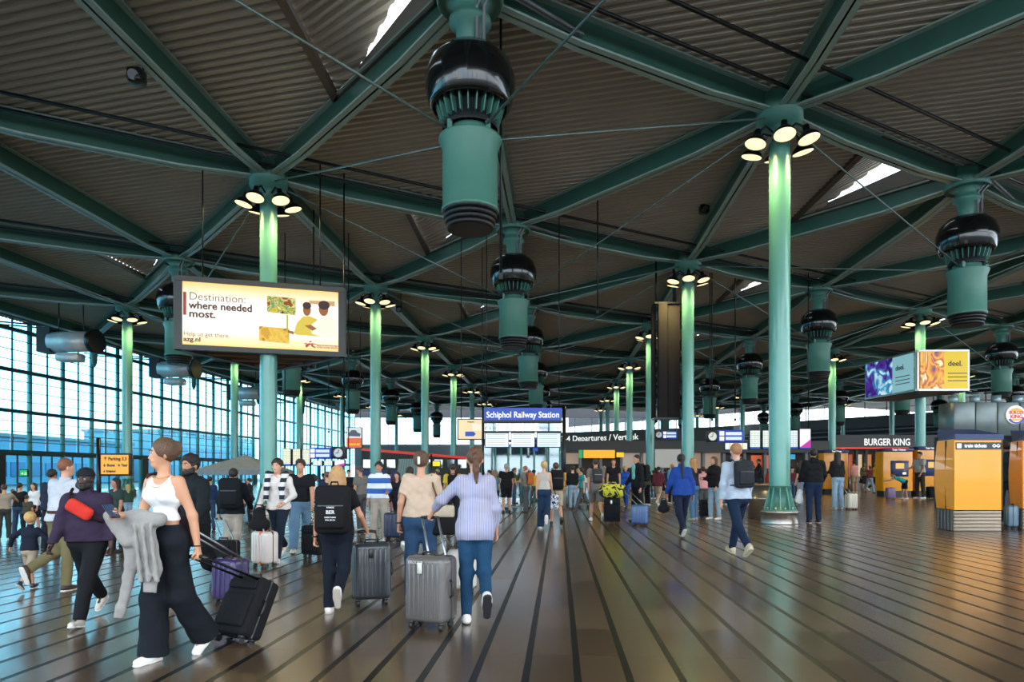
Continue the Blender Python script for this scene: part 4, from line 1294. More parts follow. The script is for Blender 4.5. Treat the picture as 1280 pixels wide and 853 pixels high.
# ------------------------------------------------------------------ two-sided ad box on the right
zc = 38.3; cx0 = 1147
C0 = Vector(((cx0-CX)/F*zc, zc, 0)); L0 = Vector(((1083-CX)/F*43.0, 43.0, 0)); R0 = Vector(((1210-CX)/F*38.2, 38.2, 0))
az0, az1 = EYE+(HY-489)/F*zc, EYE+(HY-438)/F*zc
ab = thing('advert_box', 'lit corner advert box with a purple-blue poster and a yellow poster round a column', 'billboard', (C0.x, C0.y, az0))
hh = az1-az0
for q_, key, nm in ((L0, 'left', 0), (R0, 'right', 1)):
    d = (q_-C0); L = d.length; u = d.normalized(); e = u*L
    mb = MB()
    for z in (0.05, hh-0.05): mb.bar((0, 0, z), (e.x, e.y, z), 0.24, 0.10)
    for p in (u*0.06, e-u*0.06): mb.bar((p.x, p.y, 0), (p.x, p.y, hh), 0.12, 0.22, up=(u.x, u.y, 0))
    mb.build('frame', STEEL, ab)
    def panel(f0, f1, m, name):
        a, b2 = u*(L*f0), u*(L*f1)
        nn = Vector((u.y, -u.x, 0)); nn = nn if nn.y < 0 else -nn
        a += nn*0.13; b2 += nn*0.13
        return MB().bar((a.x, a.y, hh/2), (b2.x, b2.y, hh/2), 0.02, hh-0.22).build(name, m, ab), a, b2, nn
    if nm == 0:
        panel(0.03, 0.42, glow('8fc0c8', 0.75), 'poster_panel')
        panel(0.42, 0.97, blobs('poster nebula', ['14124a', '241a6a', '5a2a9a', '1f9ac0', 'd8f0f8'], 1.3, emit=0.75, seed=4), 'poster_panel')
    else:
        panel(0.03, 0.50, blobs('poster autumn', ['6a5a8a', 'c8783a', 'e8b45a', 'b04a3a', 'e8d8a0'], 1.7, emit=0.8, seed=9, stretch=(1, 1, 0.6)), 'poster_panel')
        panel(0.50, 0.97, glow('d8b818', 0.85), 'poster_panel')
    nn = Vector((u.y, -u.x, 0)); nn = nn if nn.y < 0 else -nn
    if nm == 0:
        rot = math.atan2(-u.y, -u.x); st = u*(L*0.36)+nn*0.15
    else:
        rot = math.atan2(u.y, u.x); st = u*(L*0.57)+nn*0.15
    dk = glow('1c2430', 0.1)
    text('deel.', 0.42, dk, ab, (st.x, st.y, hh*0.60), (math.pi/2, 0, rot), bold=0.008)
    du = Vector((math.cos(rot), math.sin(rot), 0))
    for k_ in range(3):
        a = st+du*0.0; b2 = st+du*(1.25 if nm == 0 else 1.05)
        MB().bar((a.x, a.y, hh*(0.42-0.09*k_)), (b2.x, b2.y, hh*(0.42-0.09*k_)), 0.01, 0.045).build('text_line', dk, ab)
MB().slab([(0, 0), (R0-C0).to_tuple()[:2], ((R0+L0)/2-C0+Vector((0.5, 3, 0))).to_tuple()[:2], (L0-C0).to_tuple()[:2]], -0.05, 0.0).build('underside', DARK, ab)

# ------------------------------------------------------------------ station portal
ps = thing('station_sign_portal', 'blue Schiphol Railway Station sign over three white departure screens on slim posts', 'sign', P(605, HY, 27) * 1)
ps.location = ((605-CX)/F*27.0, 27.0, 0); X0, X1 = 0.0, (705-605)/F*26.2
def Zp(py, z=27.0): return EYE+(HY-py)/F*z
MB().box((X1/2, 0, (Zp(526)+Zp(510.5))/2), (X1, 0.25, Zp(510.5)-Zp(526))).build('sign_panel', BLUE, ps)
text('Schiphol Railway Station', 0.335, WHT, ps, (X1/2, -0.13, Zp(522.5)), bold=0.004, align='CENTER', fit=X1*0.93)
MB().box((X1/2, 0, Zp(527.5)), (X1+0.1, 0.3, 0.08)).build('sill', DARK, ps)
for i in range(3):
    xx = X1*(i+0.5)/3
    MB().rbox((xx, 0, (Zp(560)+Zp(541))/2), (X1/3-0.06, 0.16, Zp(541)-Zp(560)), 0.02, 1).build('screen_case', mat('screen case', '1c2f6c', 0.4), ps)
    sc_ = MB().box((xx, -0.085, (Zp(560)+Zp(541))/2), (X1/3-0.12, 0.01, Zp(541)-Zp(560)-0.07)).build('screen', glow('dfe6e8' if i < 2 else 'cfe6e4', 0.85), ps)
    for k_ in range(6): MB().box((xx-0.03, -0.092, Zp(543.5+k_*2.6)), (X1/3-0.3, 0.003, 0.018)).build('timetable_line', glow('8fa0b0', 0.4), sc_)
for i in range(6): MB().box((X1*(i+0.5)/6, 0.02, (Zp(539)+Zp(529))/2), (X1/6-0.04, 0.02, Zp(529)-Zp(539))).build('glass_pane', glass('portal glass', 'b8c8cc', 0.75), ps)
for z in (Zp(528.5), Zp(540)): MB().box((X1/2, 0, z), (X1, 0.08, 0.06)).build('rail', DARK, ps)
for x in (-0.04, X1+0.10):
    MB().cyl((x, 0, 0), (x, 0, Zp(508)), 0.05 if x < 0 else 0.075, n=12).build('post', BLACK, ps)
px_ = X1+0.10
MB().cyl((px_, 0, 0.0), (px_, 0, 0.85), 0.085, n=12).build('post_foot', mat('light grey pole', 'a8a49c', 0.4, 0.3), ps)
MB().cyl((px_, 0, 0.85), (px_, 0, 1.42), 0.088, n=12).build('yellow_band', plastic('d9a01c'), ps)
MB().rbox((X1*0.66, -0.05, Zp(562.5)), (0.20, 0.06, 0.14), 0.01, 1).build('small_sign', BLUE, ps)
for x in (0.1, X1-0.1): MB().cyl((x, 0, Zp(508)), (x, 0, DECK), 0.02, n=6).build('hanger_rod', BLACK, ps)
# glass lift and escalator enclosure behind the portal
ge = thing('glass_enclosure', 'glazed escalator enclosure with teal posts behind the station sign', 'enclosure', ((603-CX)/F*33, 33, 0))
EW = (700-603)/F*33
for i in range(7):
    MB().cyl((EW*i/6, 0, 0), (EW*i/6, 0, 2.9), 0.045, n=8).build('post', MT, ge)
    if i < 6: MB().box((EW*(i+0.5)/6, 0, 1.5), (EW/6-0.1, 0.02, 2.6)).build('glass_pane', glass('lift glass', 'a8c4c4', 0.8), ge)
MB().box((EW*0.62, 2, 1.6), (1.0, 1.0, 3.2)).build('pillar', GREY, ge)
MB().box((EW/2, 0, 2.95), (EW+0.1, 0.15, 0.12)).build('top_rail', DARK, ge)

# ------------------------------------------------------------------ clocks, departure boards
def clock(x, z, r, parent, y=-0.14):
    c = MB().cyl((x, y, z), (x, y-0.04, z), r, n=28).build('clock', plastic('ececec', 0.3), parent)
    rm = []
    MB().tube([(x+r*math.cos(a), y-0.03, z+r*math.sin(a)) for a in [2*math.pi*k/24 for k in range(25)]], r*0.09, 6).build('rim', BLACK, c)
    MB().bar((x, y-0.05, z), (x+r*0.1, y-0.05, z+r*0.7), 0.01, r*0.12, up=(1, 0, 0)).build('clock_hand', BLACK, c)
    MB().bar((x, y-0.05, z), (x-r*0.5, y-0.05, z-r*0.1), 0.01, r*0.14, up=(0, 0, 1)).build('clock_hand', BLACK, c)
    for k in range(12):
        a = math.pi*k/6; MB().box((x+r*0.82*math.cos(a), y-0.045, z+r*0.82*math.sin(a)), (r*0.09, 0.008, r*0.09)).build('hour_mark', BLACK, c)
def board(px0, px1, py0, py1, z, label, blue, clockpos, screens, rz=0.0):
    """hanging information board; all px spans are (x0,x1,y0,y1) in the picture"""
    r = thing('departure_board', label, 'display', ((px0-CX)/F*z, z, 0), rz)
    X = lambda p: (p-px0)/F*z
    Z = lambda p: EYE+(HY-p)/F*z
    for (a, b, c, d) in blue:
        MB().rbox(((X(a)+X(b))/2, 0, (Z(c)+Z(d))/2), (X(b)-X(a), 0.24, Z(c)-Z(d)), 0.02, 1).build('blue_panel', BLUE, r)
        w = X(b)-X(a); h = Z(c)-Z(d)
        for k_ in range(2): MB().box((X(a)+w*0.60, -0.125, Z(d)+h*(0.30+0.40*k_)), (w*0.62, 0.01, h*0.26)).build('text_line', glow('c9d6f0', 0.8), r)
        for k_ in range(2): MB().rbox((X(a)+w*0.14, -0.125, Z(d)+h*(0.28+0.44*k_)), (h*0.38, 0.012, h*0.34), 0.01, 1).build('pictogram', WHT, r)
    if clockpos:
        a, b, c, d = clockpos
        MB().rbox(((X(a)+X(b))/2, 0, (Z(c)+Z(d))/2), (X(b)-X(a), 0.24, Z(c)-Z(d)), 0.02, 1).build('clock_case', DARK, r)
        clock((X(a)+X(b))/2, (Z(c)+Z(d))/2, (Z(c)-Z(d))*0.40, r)
    for (a, b, c, d, col) in screens:
        w = X(b)-X(a); h = Z(c)-Z(d); xc = (X(a)+X(b))/2; zc_ = (Z(c)+Z(d))/2
        s_ = MB().rbox((xc, 0, zc_), (w, 0.18, h), 0.02, 1).build('screen_case', DARK, r)
        MB().box((xc, -0.095, zc_+h*0.04), (w-0.08, 0.01, h*0.86)).build('screen', glow(col, 0.85), s_)
        MB().box((xc, -0.097, zc_-h*0.42), (w-0.08, 0.01, h*0.09)).build('blue_footer', glow('1f55b8', 0.6), s_)
        if col != 'e8e2f0':
            for k_ in range(3): MB().box((xc+w*(-0.28+0.28*k_), -0.102, zc_+h*0.04), (w*0.035, 0.003, h*0.84)).build('yellow_column', glow('d9b83c', 0.7), s_)
            for k_ in range(7): MB().box((xc, -0.104, zc_+h*(-0.30+0.105*k_)), (w*0.82, 0.002, h*0.018)).build('timetable_line', glow('9ab0b8', 0.5), s_)
        else:
            MB().prism([(xc-w*0.46, zc_-h*0.42), (xc+w*0.46, zc_-h*0.42), (xc+w*0.46, zc_-h*0.02)], -0.106, -0.10).build('magenta_wedge', glow('c0209c', 0.8), s_)
    x0, x1 = 0.15, X(px1)-0.15
    for x in (x0, x1): MB().cyl((x, 0, Z(py0)), (x, 0, DECK), 0.025, n=6).build('hanger_rod', BLACK, r)
    return r
board(352, 440, 560, 583, 30.0, 'hanging departure boards with clock and magenta wedge, left of the blonde woman', [(388, 415, 560, 574)], (415, 433, 559, 574),
      [(353, 365, 561, 583, 'e6e4c8'), (366, 377, 561, 583, 'e6e4c8'), (378, 389, 562, 583, 'e0e4d0'), (391, 404, 576, 583, 'dfe6e0'), (405, 417, 576, 583, 'dfe6e0'), (418, 432, 575, 583, 'e8e2f0')])
board(884, 1014, 538, 563, 36.0, 'long hanging departure boards with clock behind the nearest right column', [(897, 929, 538, 553)], (883, 896, 539, 553),
      [(905, 934, 554, 563, 'dfe6e0'), (936, 950, 538, 562, 'd8e4e0'), (952, 966, 538, 562, 'd8e4dc'), (968, 982, 538, 562, 'd8e4dc'), (984, 997, 538, 562, 'd4e0e4'), (998, 1013, 536, 562, 'e8e2f0')])
board(819, 846, 539, 550, 44.0, 'small blue hanging sign with clock left of the second right column', [(828, 846, 539, 549)], (819, 827, 539, 549), [])

# ------------------------------------------------------------------ smaller hanging signs
def sign(px0, px1, py0, py1, z, label, body, lines=(), cat='sign', name='hanging_sign', rods=True, toz=None, sz=None, lcol='1a1a1a', post=False):
    r = thing(name, label, cat, ((px0-CX)/F*z, z, EYE+(HY-py1)/F*z))
    w, h = (px1-px0)/F*z, (py1-py0)/F*z
    MB().rbox((w/2, 0.06, h/2), (w+0.1, 0.14, h+0.1), 0.02, 1).build('case', DARK, r)
    MB().box((w/2, -0.02, h/2), (w, 0.02, h)).build('sign_face', body, r)
    for (t, u, v, size) in lines:
        text(t, size*h, glow(lcol, 0.05) if lcol == '1a1a1a' else glow(lcol, 0.9), r, (u*w, -0.035, v*h), bold=0.004, sx=0.9)
    if rods:
        for x in (0.1*w, 0.9*w): MB().cyl((x, 0.05, h), (x, 0.05, (toz or DECK)-r.location.z), 0.02, n=6).build('hanger_rod', BLACK, r)
    if post:
        MB().cyl((-0.12, 0.05, -r.location.z), (-0.12, 0.05, h+0.5), 0.06, n=8).build('post', BLACK, r)
    return r
sign(127, 161, 569, 593, 20.0, 'orange parking direction sign on a black post behind the purple hoodie man', glow('e89a24', 0.8),
     [('↑ Parking 3.3', 0.10, 0.72, 0.24), ('↓ Buses  → Taxi', 0.08, 0.40, 0.20), ('↓ Schiphol', 0.08, 0.10, 0.16)], rods=False, post=True)
sign(25, 34, 588, 595, 44.0, 'small green emergency exit sign over the glass doors', glow('2fae4a', 0.8), [('→ ⌂', 0.15, 0.2, 0.6)], lcol='f0fff0', rods=False)
sg = sign(434, 452, 535, 560, 46.0, 'upright advert with a grey car over an orange field near the left boards', glow('e0622c', 0.8), [('DRIVE ME', 0.15, 0.12, 0.14)], 'advert', 'hanging_advert', lcol='ffd23c')
w, h = 18/F*46, 25/F*46
MB().box((w/2, -0.035, h*0.74), (w, 0.01, h*0.52)).build('pale_field', glow('d8dcdc', 0.75), sg)
MB().prism([(w*0.10, h*0.58), (w*0.90, h*0.56), (w*0.94, h*0.70), (w*0.72, h*0.76), (w*0.60, h*0.88), (w*0.30, h*0.88), (w*0.14, h*0.74)], -0.05, -0.04).build('car_picture', glow('5a626c', 0.5), sg)
sg = sign(573, 606, 525, 549, 30.0, 'beige map screen with a blue arrow, left of the station sign', glow('e8cfa0', 0.85), [('Plattegrond', 0.35, 0.86, 0.08)], 'display', 'map_screen')
w, h = 33/F*30, 24/F*30
MB().prism([(w*0.26, h*0.14), (w*0.58, h*0.14), (w*0.66, h*0.26), (w*0.58, h*0.38), (w*0.26, h*0.38)], -0.04, -0.03).build('blue_arrow', glow('1f4ab0', 0.7), sg)
MB().box((w*0.72, -0.035, h*0.6), (w*0.4, 0.006, h*0.35)).build('map_block', glow('f2e4c8', 0.8), sg)
# dark hanging banner board
db = thing('banner_board', 'tall dark three-panel banner board hanging left of a green column', 'board', ((834-CX)/F*33, 33, 0))
for i, (a, b, y) in enumerate(((817, 822, 0.5), (822.5, 834, 0.0), (834.5, 850, 0.1))):
    MB().rbox((((a+b)/2-834)/F*33, y, (Zp(380, 33)+Zp(523, 33))/2), ((b-a)/F*33, 0.30, Zp(380, 33)-Zp(523, 33)), 0.03, 1).build('panel', mat('banner dark', '2e2a29', 0.85, 0.0, 0.1, 1, spec=0.15), db)
for z in (Zp(380, 33)+0.02, Zp(523, 33)-0.02): MB().box((0, 0.2, z), (1.3, 0.7, 0.08)).build('end_frame', BLACK, db)
for x in (-0.5, 0.4): MB().cyl((x, 0.2, Zp(380, 33)), (x, 0.2, DECK), 0.10 if x > 0 else 0.05, n=8).build('hanger', BLACK, db)
# hanging rods
for i, (px, y0, y1, z, lab) in enumerate(((747, 305, 390, 26, 'short black hanging rod left of the banner board'), (890, 345, 525, 36, 'long thin black rod right of the banner board'), (919, 345, 525, 36, 'long thin black rod left of the nearest right column'),
        (430, 345, 560, 24, 'thin black rod at the right edge of the billboard'), (411, 350, 540, 42, 'thin grey rod just left of the billboard right edge'), (626, 205, 345, 15, 'black cable conduit hanging beside the largest vent'))):
    r = thing('hanging_rod', lab, 'rod', ((px-CX)/F*z, z, 0))
    MB().cyl((0, 0, Zp(y1, z)), (0, 0, DECK), 0.03, n=6).build('rod', BLACK, r)
    MB().box((0, 0, Zp(y1, z)), (0.10, 0.10, 0.12)).build('end_fitting', BLACK, r)

# ------------------------------------------------------------------ train ticket kiosks
YEL = mat('ticket yellow', 'f09c00', 0.30, 0.0, 0.05, 2, coat=0.3)
NAVY = mat('kiosk navy', '1c2c5c', 0.4, 0, 0.1)
def kiosk(px0, px1, pyb, label, text_on=True, side=-0.27):
    z = Zf(pyb); w = (px1-px0)/F*z
    r = thing('ticket_kiosk', label, 'ticket machine', ((px0-CX)/F*z, z, 0))
    d = 1.05
    # body: rear panel facing us, bowed left side
    prof = [(0, 0.55), (w, 0.55), (w+0.02, 2.20), (0, 2.20)]
    MB().prism([(0, 0.52), (w, 0.52), (w, 2.22), (0, 2.22)][::-1], 0.0, 0.05).build('back_panel', YEL, r)
    vs = []
    n = 7
    sidepts = [(0.52+1.70*k/n, -side-0.10*math.sin(math.pi*(0.15+0.75*k/n))) for k in range(n+1)]
    for z_, x_ in sidepts: vs += [(0.0, 0.0, z_), (x_, d, z_)]
    fs = [(2*k, 2*k+1, 2*k+3, 2*k+2) for k in range(n)]
    MB().add(vs, fs).build('side_panel', YEL, r)
    MB().add([(x_, y_, z_) for z_, x0_ in sidepts for x_, y_ in ((x0_, d), (w, d))], [(2*k, 2*k+1, 2*k+3, 2*k+2) for k in range(n)]).build('front_panel', YEL, r)
    MB().box((w-0.01, d/2, 1.37), (0.03, d, 1.70)).build('side_panel', YEL, r)
    MB().bar((-side*0.5-0.045, d*0.45, 0.52), (-side*0.5-0.045, d*0.45, 2.2), 0.02, 0.02, up=(1, 0, 0)).build('seam', DARK, r)
    MB().add([(0, -0.02, 2.20), (w+0.02, -0.02, 2.20), (w+0.02, d, 2.20), (-side, d, 2.20), (0, -0.02, 2.34), (w+0.02, -0.02, 2.34), (w+0.02, d, 2.52), (-side*0.9, d, 2.52)],
             [(3, 2, 1, 0), (4, 5, 6, 7), (0, 1, 5, 4), (1, 2, 6, 5), (2, 3, 7, 6), (3, 0, 4, 7)]).build('roof_cap', NAVY, r)
    for k in range(6): MB().rbox((w/2, 0.05, 0.045+0.083*k), (w-0.02, 0.06, 0.077), 0.006, 1).build('base_slat', mat('base slat', '9a8a78', 0.45, 0.3), r)
    MB().box((w/2+0.14, d/2+0.06, 0.26), (w-0.28, d-0.08, 0.50)).build('base', DARK, r)
    for k in range(5): MB().bar((-side*(0.12+0.14*k), d*(0.12+0.18*k), 0.02), (-side*(0.12+0.14*k), d*(0.12+0.18*k), 0.5), 0.05, 0.05, up=(1, 0, 0)).build('base_slat', GREY, r)
    if text_on:
        MB().box((w*0.5, -0.008, 2.06), (w*0.94, 0.016, 0.17)).build('name_strip', plastic('1c2430'), r)
        text('train tickets', 0.12, WHT, r, (w*0.20, -0.018, 2.025), bold=0.002, sx=0.92)
        MB().rbox((w*0.09, -0.018, 2.06), (0.11, 0.008, 0.11), 0.01, 1).build('train_pictogram', WHT, r)
        lg = MB()
        cx_ = w*0.86
        lg.tube([(cx_-0.09, -0.02, 2.06), (cx_-0.05, -0.02, 2.095), (cx_, -0.02, 2.06), (cx_+0.05, -0.02, 2.025), (cx_+0.09, -0.02, 2.06)], 0.010, 5)
        lg.tube([(cx_-0.09, -0.02, 2.06), (cx_-0.05, -0.02, 2.025), (cx_, -0.02, 2.06), (cx_+0.05, -0.02, 2.095), (cx_+0.09, -0.02, 2.06)], 0.010, 5)
        lg.build('railway_logo', WHT, r)
    return r
kiosk(1193, 1253, 665, 'large orange train tickets kiosk with blue roof, right foreground', True)
kiosk(1279, 1345, 663, 'orange ticket kiosk cut off by the right picture edge', True, side=-0.50)
def machine(px0, px1, pyt, pyb, label, sidew=0.5):
    z = Zf(pyb); w = (px1-px0)/F*z; h = EYE+(HY-pyt)/F*z
    r = thing('ticket_machine', label, 'ticket machine', ((px0-CX)/F*z, z, 0))
    MB().rbox((w/2, 0.45, h/2+0.15), (w, 0.9, h-0.35), 0.03, 2).build('cabinet', YEL, r)
    MB().box((w/2, 0.45, 0.22), (w*0.92, 0.8, 0.44)).build('plinth', DARK, r)
    MB().rbox((w/2, 0.40, h+0.02), (w+0.06, 1.0, 0.20), 0.03, 1).build('roof_cap', NAVY, r)
    text('Train Tickets', 0.15, WHT, r, (w/2, -0.11, h-0.03), bold=0.002, align='CENTER', sx=0.8 if w < 1.6 else 1)
    MB().rbox((w*0.55, -0.02, h*0.60), (w*0.60, 0.05, h*0.34), 0.02, 1).build('machine_front', NAVY, r)
    MB().box((w*0.55, -0.05, h*0.66), (w*0.28, 0.01, h*0.12)).build('touch_screen', glow('e8b050', 0.8), r)
    MB().box((w*0.70, -0.05, h*0.50), (w*0.12, 0.01, h*0.05)).build('keypad', STEEL, r)
    return r
machine(1104, 1141, 563, 621, 'left one of the twin yellow ticket machines below the burger sign')
machine(1147, 1178, 561, 621, 'right one of the twin yellow ticket machines, beside the big kiosk')
machine(1030, 1060, 565, 618, 'yellow ticket machine behind the woman in pale jeans')

# ------------------------------------------------------------------ round steel counter behind the near column
z = 21.0
sc = thing('steel_counter', 'round brushed steel counter with wooden top beside the near column', 'counter', ((957-CX)/F*z, z, 0))
MB().lathe([(0.0, 0.0), (0.52, 0.0), (0.52, 0.62), (0.53, 0.63), (0.52, 0.64), (0.52, 1.02), (0.0, 1.02)], 36).build('drum', STEEL, sc)
MB().lathe([(0.0, 1.02), (0.56, 1.02), (0.56, 1.07), (0.0, 1.07)], 36).build('counter_top', mat('counter wood', '8a6a4c', 0.45, 0, 0.3, 6), sc)
# ------------------------------------------------------------------ baggage trolleys by the yellow-marked pole
def trolley():
    r = thing('baggage_trolley', 'x', 'trolley')
    t = mat('trolley blue', '7fb0c4', 0.3, 0.3)
    for sx_ in (-0.28, 0.28):
        MB().tube([(sx_, -0.35, 1.0), (sx_, -0.30, 0.15), (sx_*0.8, 0.55, 0.15)], 0.022, 6).build('side_frame', t, r)
        MB().cyl((sx_-0.02, -0.25, 0.08), (sx_+0.02, -0.25, 0.08), 0.08, n=12).build('wheel', BLACK, r)
    MB().cyl((-0.02, 0.50, 0.08), (0.02, 0.50, 0.08), 0.08, n=12).build('wheel', BLACK, r)
    MB().tube([(-0.30, -0.36, 1.0), (0.30, -0.36, 1.0)], 0.028, 8).build('push_bar', plastic('1f4ab0'), r)
    MB().rbox((0, -0.33, 0.62), (0.52, 0.03, 0.42), 0.01, 1).build('advert_panel', t, r)
    MB().box((0, 0.12, 0.16), (0.46, 0.8, 0.02)).build('deck', GREY, r)
    return r
tr = trolley(); tr.location = G(700, 634); tag(tr, 'pale blue baggage trolley just left of the yellow-marked pole', 'trolley', 'baggage trolleys')
for px, py, a, lab in ((724, 636, 10, 'pale blue baggage trolley just right of the yellow-marked pole'), (650, 639, 80, 'baggage trolley pushed by the man in grey shirt'), (735, 627, -20, 'baggage trolley at the back of the trolley cluster')):
    copy_thing(tr, G(px, py), R(a), lab, 'baggage trolleys')

# ------------------------------------------------------------------ grey tent canopy on the left
z = 36.0
tn = thing('tent_canopy', 'grey pyramid tent canopy by the glass wall on the left', 'canopy', ((288-CX)/F*z, z, 0))
hw, zt, ze, dn_ = (335-240)/2/F*z, Zp(570, z), Zp(588, z), 2.0
GT = cloth('8d9296')
ap = (0, dn_, zt+0.1); cs = [(-hw, 0, ze), (hw, 0, ze), (hw, 2*dn_, ze), (-hw, 2*dn_, ze)]
for i in range(4):
    a, b = cs[i], cs[(i+1) % 4]
    MB().add([a, b, ap, (a[0], a[1], ze-0.25), (b[0], b[1], ze-0.25)], [(0, 1, 2), (3, 4, 1, 0)]).build('canvas', GT, tn)
    MB().cyl((a[0], a[1], 0), a, 0.04, n=6).build('leg', GREY, tn)
# ------------------------------------------------------------------ jet air nozzles on the glass wall
def nozzle(px, py, z, label, L=2.6):
    c = P(px, py, z)
    r = thing('air_nozzle', label, 'air duct', c)
    sil = mat('duct silver', 'c2c8cc', 0.4, 0.25, 0.2, 3)
    MB().cyl((-L*0.5, 0, 0), (L*0.5, -0.2, 0), 0.62, n=20).build('duct', sil, r)
    MB().cyl((L*0.5, -0.2, 0), (L*0.62, -0.25, 0), 0.72, n=20).build('nozzle_ring', BLACK, r)
    MB().box((-L*0.5-0.3, 0.1, 0.1), (0.8, 1.1, 1.5)).build('fan_box', DARK, r)
    MB().rbox((-0.2, 0, -0.95), (1.4, 0.9, 0.5), 0.08, 1).build('lower_unit', sil, r)
    for x in (-0.9, 0.6): MB().cyl((x, 0, 0.6), (x, 0, DECK-c.z), 0.03, n=6).build('hanger_rod', BLACK, r)
nozzle(92, 428, 42, 'big silver air nozzle with black mouth high on the glass wall, left of a column')
nozzle(222, 462, 53, 'silver air nozzle under the left end of the billboard')
nozzle(312, 492, 66, 'silver air nozzle right under the billboard middle, far down the glass wall')
# ------------------------------------------------------------------ small ceiling gear
def gear(px, py, z, lab, nm='loudspeaker'):
    c = P(px, py, z)
    r = thing(nm, lab, nm.replace('_', ' '), c)
    MB().rbox((0, 0, 0), (0.36, 0.36, 0.34), 0.06, 2).build('housing', BLACK, r)
    MB().cyl((0.0, -0.17, -0.04), (0.02, -0.21, -0.06), 0.12, n=16).build('grille', mat('grille ring', '5a5c5e', 0.4, 0.5), r)
    MB().cyl((0.1, 0.1, 0.1), (0.1, 0.1, DECK-c.z-0.01), 0.03, n=6).build('stem', BLACK, r)
gear(171, 96, 16.5, 'black loudspeaker under the upper left roof beam')
gear(408, 301, 30, 'small black loudspeaker on the beam right of the billboard column')
gear(499, 387, 40, 'small black loudspeaker below the beam right of second column')
gear(388, 456, 27.0, 'black dome camera under the billboard', 'dome_camera')
gear(880, 262, 27, 'small black loudspeaker on the beam left of the nearest right column')

# ------------------------------------------------------------------ shops and background blocks
def block(name, label, cat, px0, px1, z, h, depth, m=DARK, base=0.0):
    r = thing(name, label, cat, ((px0-CX)/F*z, z, 0))
    w = (px1-px0)/F*z
    return r, w
z = 57.0
bk_, w = block('burger_shop', 'burger restaurant front with white BURGER KING lettering and glowing red line', 'shop', 1040, 1185, z, 4.6, 8)
XB = lambda p: (p-1040)/F*z
MB().box((w/2, 0.3, (Zp(544, z)+Zp(560, z))/2), (w, 0.8, Zp(544, z)-Zp(560, z))).build('fascia', mat('shop fascia', '2c2f33', 0.5), bk_)
text('BURGER KING', 0.80, WHT, bk_, (XB(1079), -0.12, Zp(557, z)), bold=0.012, fit=XB(1136)-XB(1079))
MB().box((w/2, -0.14, Zp(560.5, z)), (w, 0.06, 0.09)).build('neon_line', glow('e82a18', 1.2), bk_)
for k in range(12):
    a = w*k/12; col = ['d88a4c', 'e8b87a', 'c8603a', 'f0d8b0'][k % 4]
    MB().box((a+w/24, 1.2, 2.0), (w/12-0.25, 0.05, 1.9)).build('lit_panel', glow(col, 0.55), bk_)
    MB().box((a, 0.8, 1.7), (0.18, 0.3, 3.4)).build('pilaster', DARK, bk_)
MB().box((w/2, 1.6, 1.7), (w, 0.1, 3.4)).build('back_wall', mat('shop back', '3a332e', 0.6), bk_)
MB().box((w*0.35, -0.8, 0.5), (w*0.45, 0.5, 1.0)).build('counter', GREY, bk_)
for k in range(14): MB().cyl((0.5+k*w*0.045, -2.0, 0), (0.5+k*w*0.045, -2.0, 1.1), 0.03, n=6).build('rail_post', STEEL, bk_)
for zz in (0.55, 1.1): MB().cyl((0.5, -2.0, zz), (0.5+13*w*0.045, -2.0, zz), 0.03, n=6).build('rail', STEEL, bk_)

z = 27.0
kb, w = block('kiosk_building', 'grey kiosk block with round burger logo above the orange kiosks', 'kiosk', 1192, 1330, z, 4, 5)
zt_, zb_ = Zp(503, z), Zp(545, z)
for k in range(5):
    MB().rbox((w*(k+0.5)/5, 0.5, (zt_+zb_)/2), (w/5-0.03, 1.0, zt_-zb_), 0.02, 1).build('clad_panel', mat('clad steel', '66706f', 0.35, 0.5, 0.25, 1.2), kb)
    MB().cyl((w*k/5+0.5, 0.8, zt_), (w*k/5+0.5, 0.8, zt_+0.35), 0.18, n=14).build('roof_cowl', mat('cowl steel', '7f9498', 0.35, 0.5), kb)
MB().box((w/2, 1.2, zb_/2), (w, 0.1, zb_)).build('dark_front', BR, kb)
for k in range(4): MB().box((w*(k+0.15)/4, 0.9, zb_/2), (0.12, 0.4, zb_)).build('upright', DARK, kb)
cxp = (1268-1192)/F*z; czp = Zp(519, z); rr = 11.5/F*z
lg = MB().cyl((cxp, -0.02, czp), (cxp, -0.10, czp), rr, n=32).build('round_logo', glow('f0ece4', 0.8), kb)
MB().prism([(cxp+rr*0.98*math.cos(t), czp+rr*0.98*math.sin(t)) for t in [R(-150+10*k) for k in range(14)]]+[(cxp+rr*0.75*math.cos(t), czp+rr*0.80*math.sin(t)) for t in [R(-20-10*k) for k in range(14)]], -0.115, -0.10).build('blue_swoosh', glow('1f4a9c', 0.7), lg)
MB().prism([(cxp+rr*0.70*math.cos(t), czp+rr*0.36+rr*0.38*math.sin(t)) for t in [R(180-15*k) for k in range(13)]], -0.112, -0.10).build('bun_shape', glow('e89a24', 0.8), lg)
MB().prism([(cxp+rr*0.62*math.cos(t), czp-rr*0.46-rr*0.22*math.sin(t)) for t in [R(0+15*k) for k in range(13)]], -0.112, -0.10).build('bun_shape', glow('e89a24', 0.8), lg)
text('BURGER', rr*0.46, glow('c82a1c', 0.7), lg, (cxp, -0.116, czp+rr*0.08), bold=0.006, align='CENTER', sx=0.95)
text('KING', rr*0.56, glow('c82a1c', 0.7), lg, (cxp, -0.116, czp-rr*0.38), bold=0.008, align='CENTER')

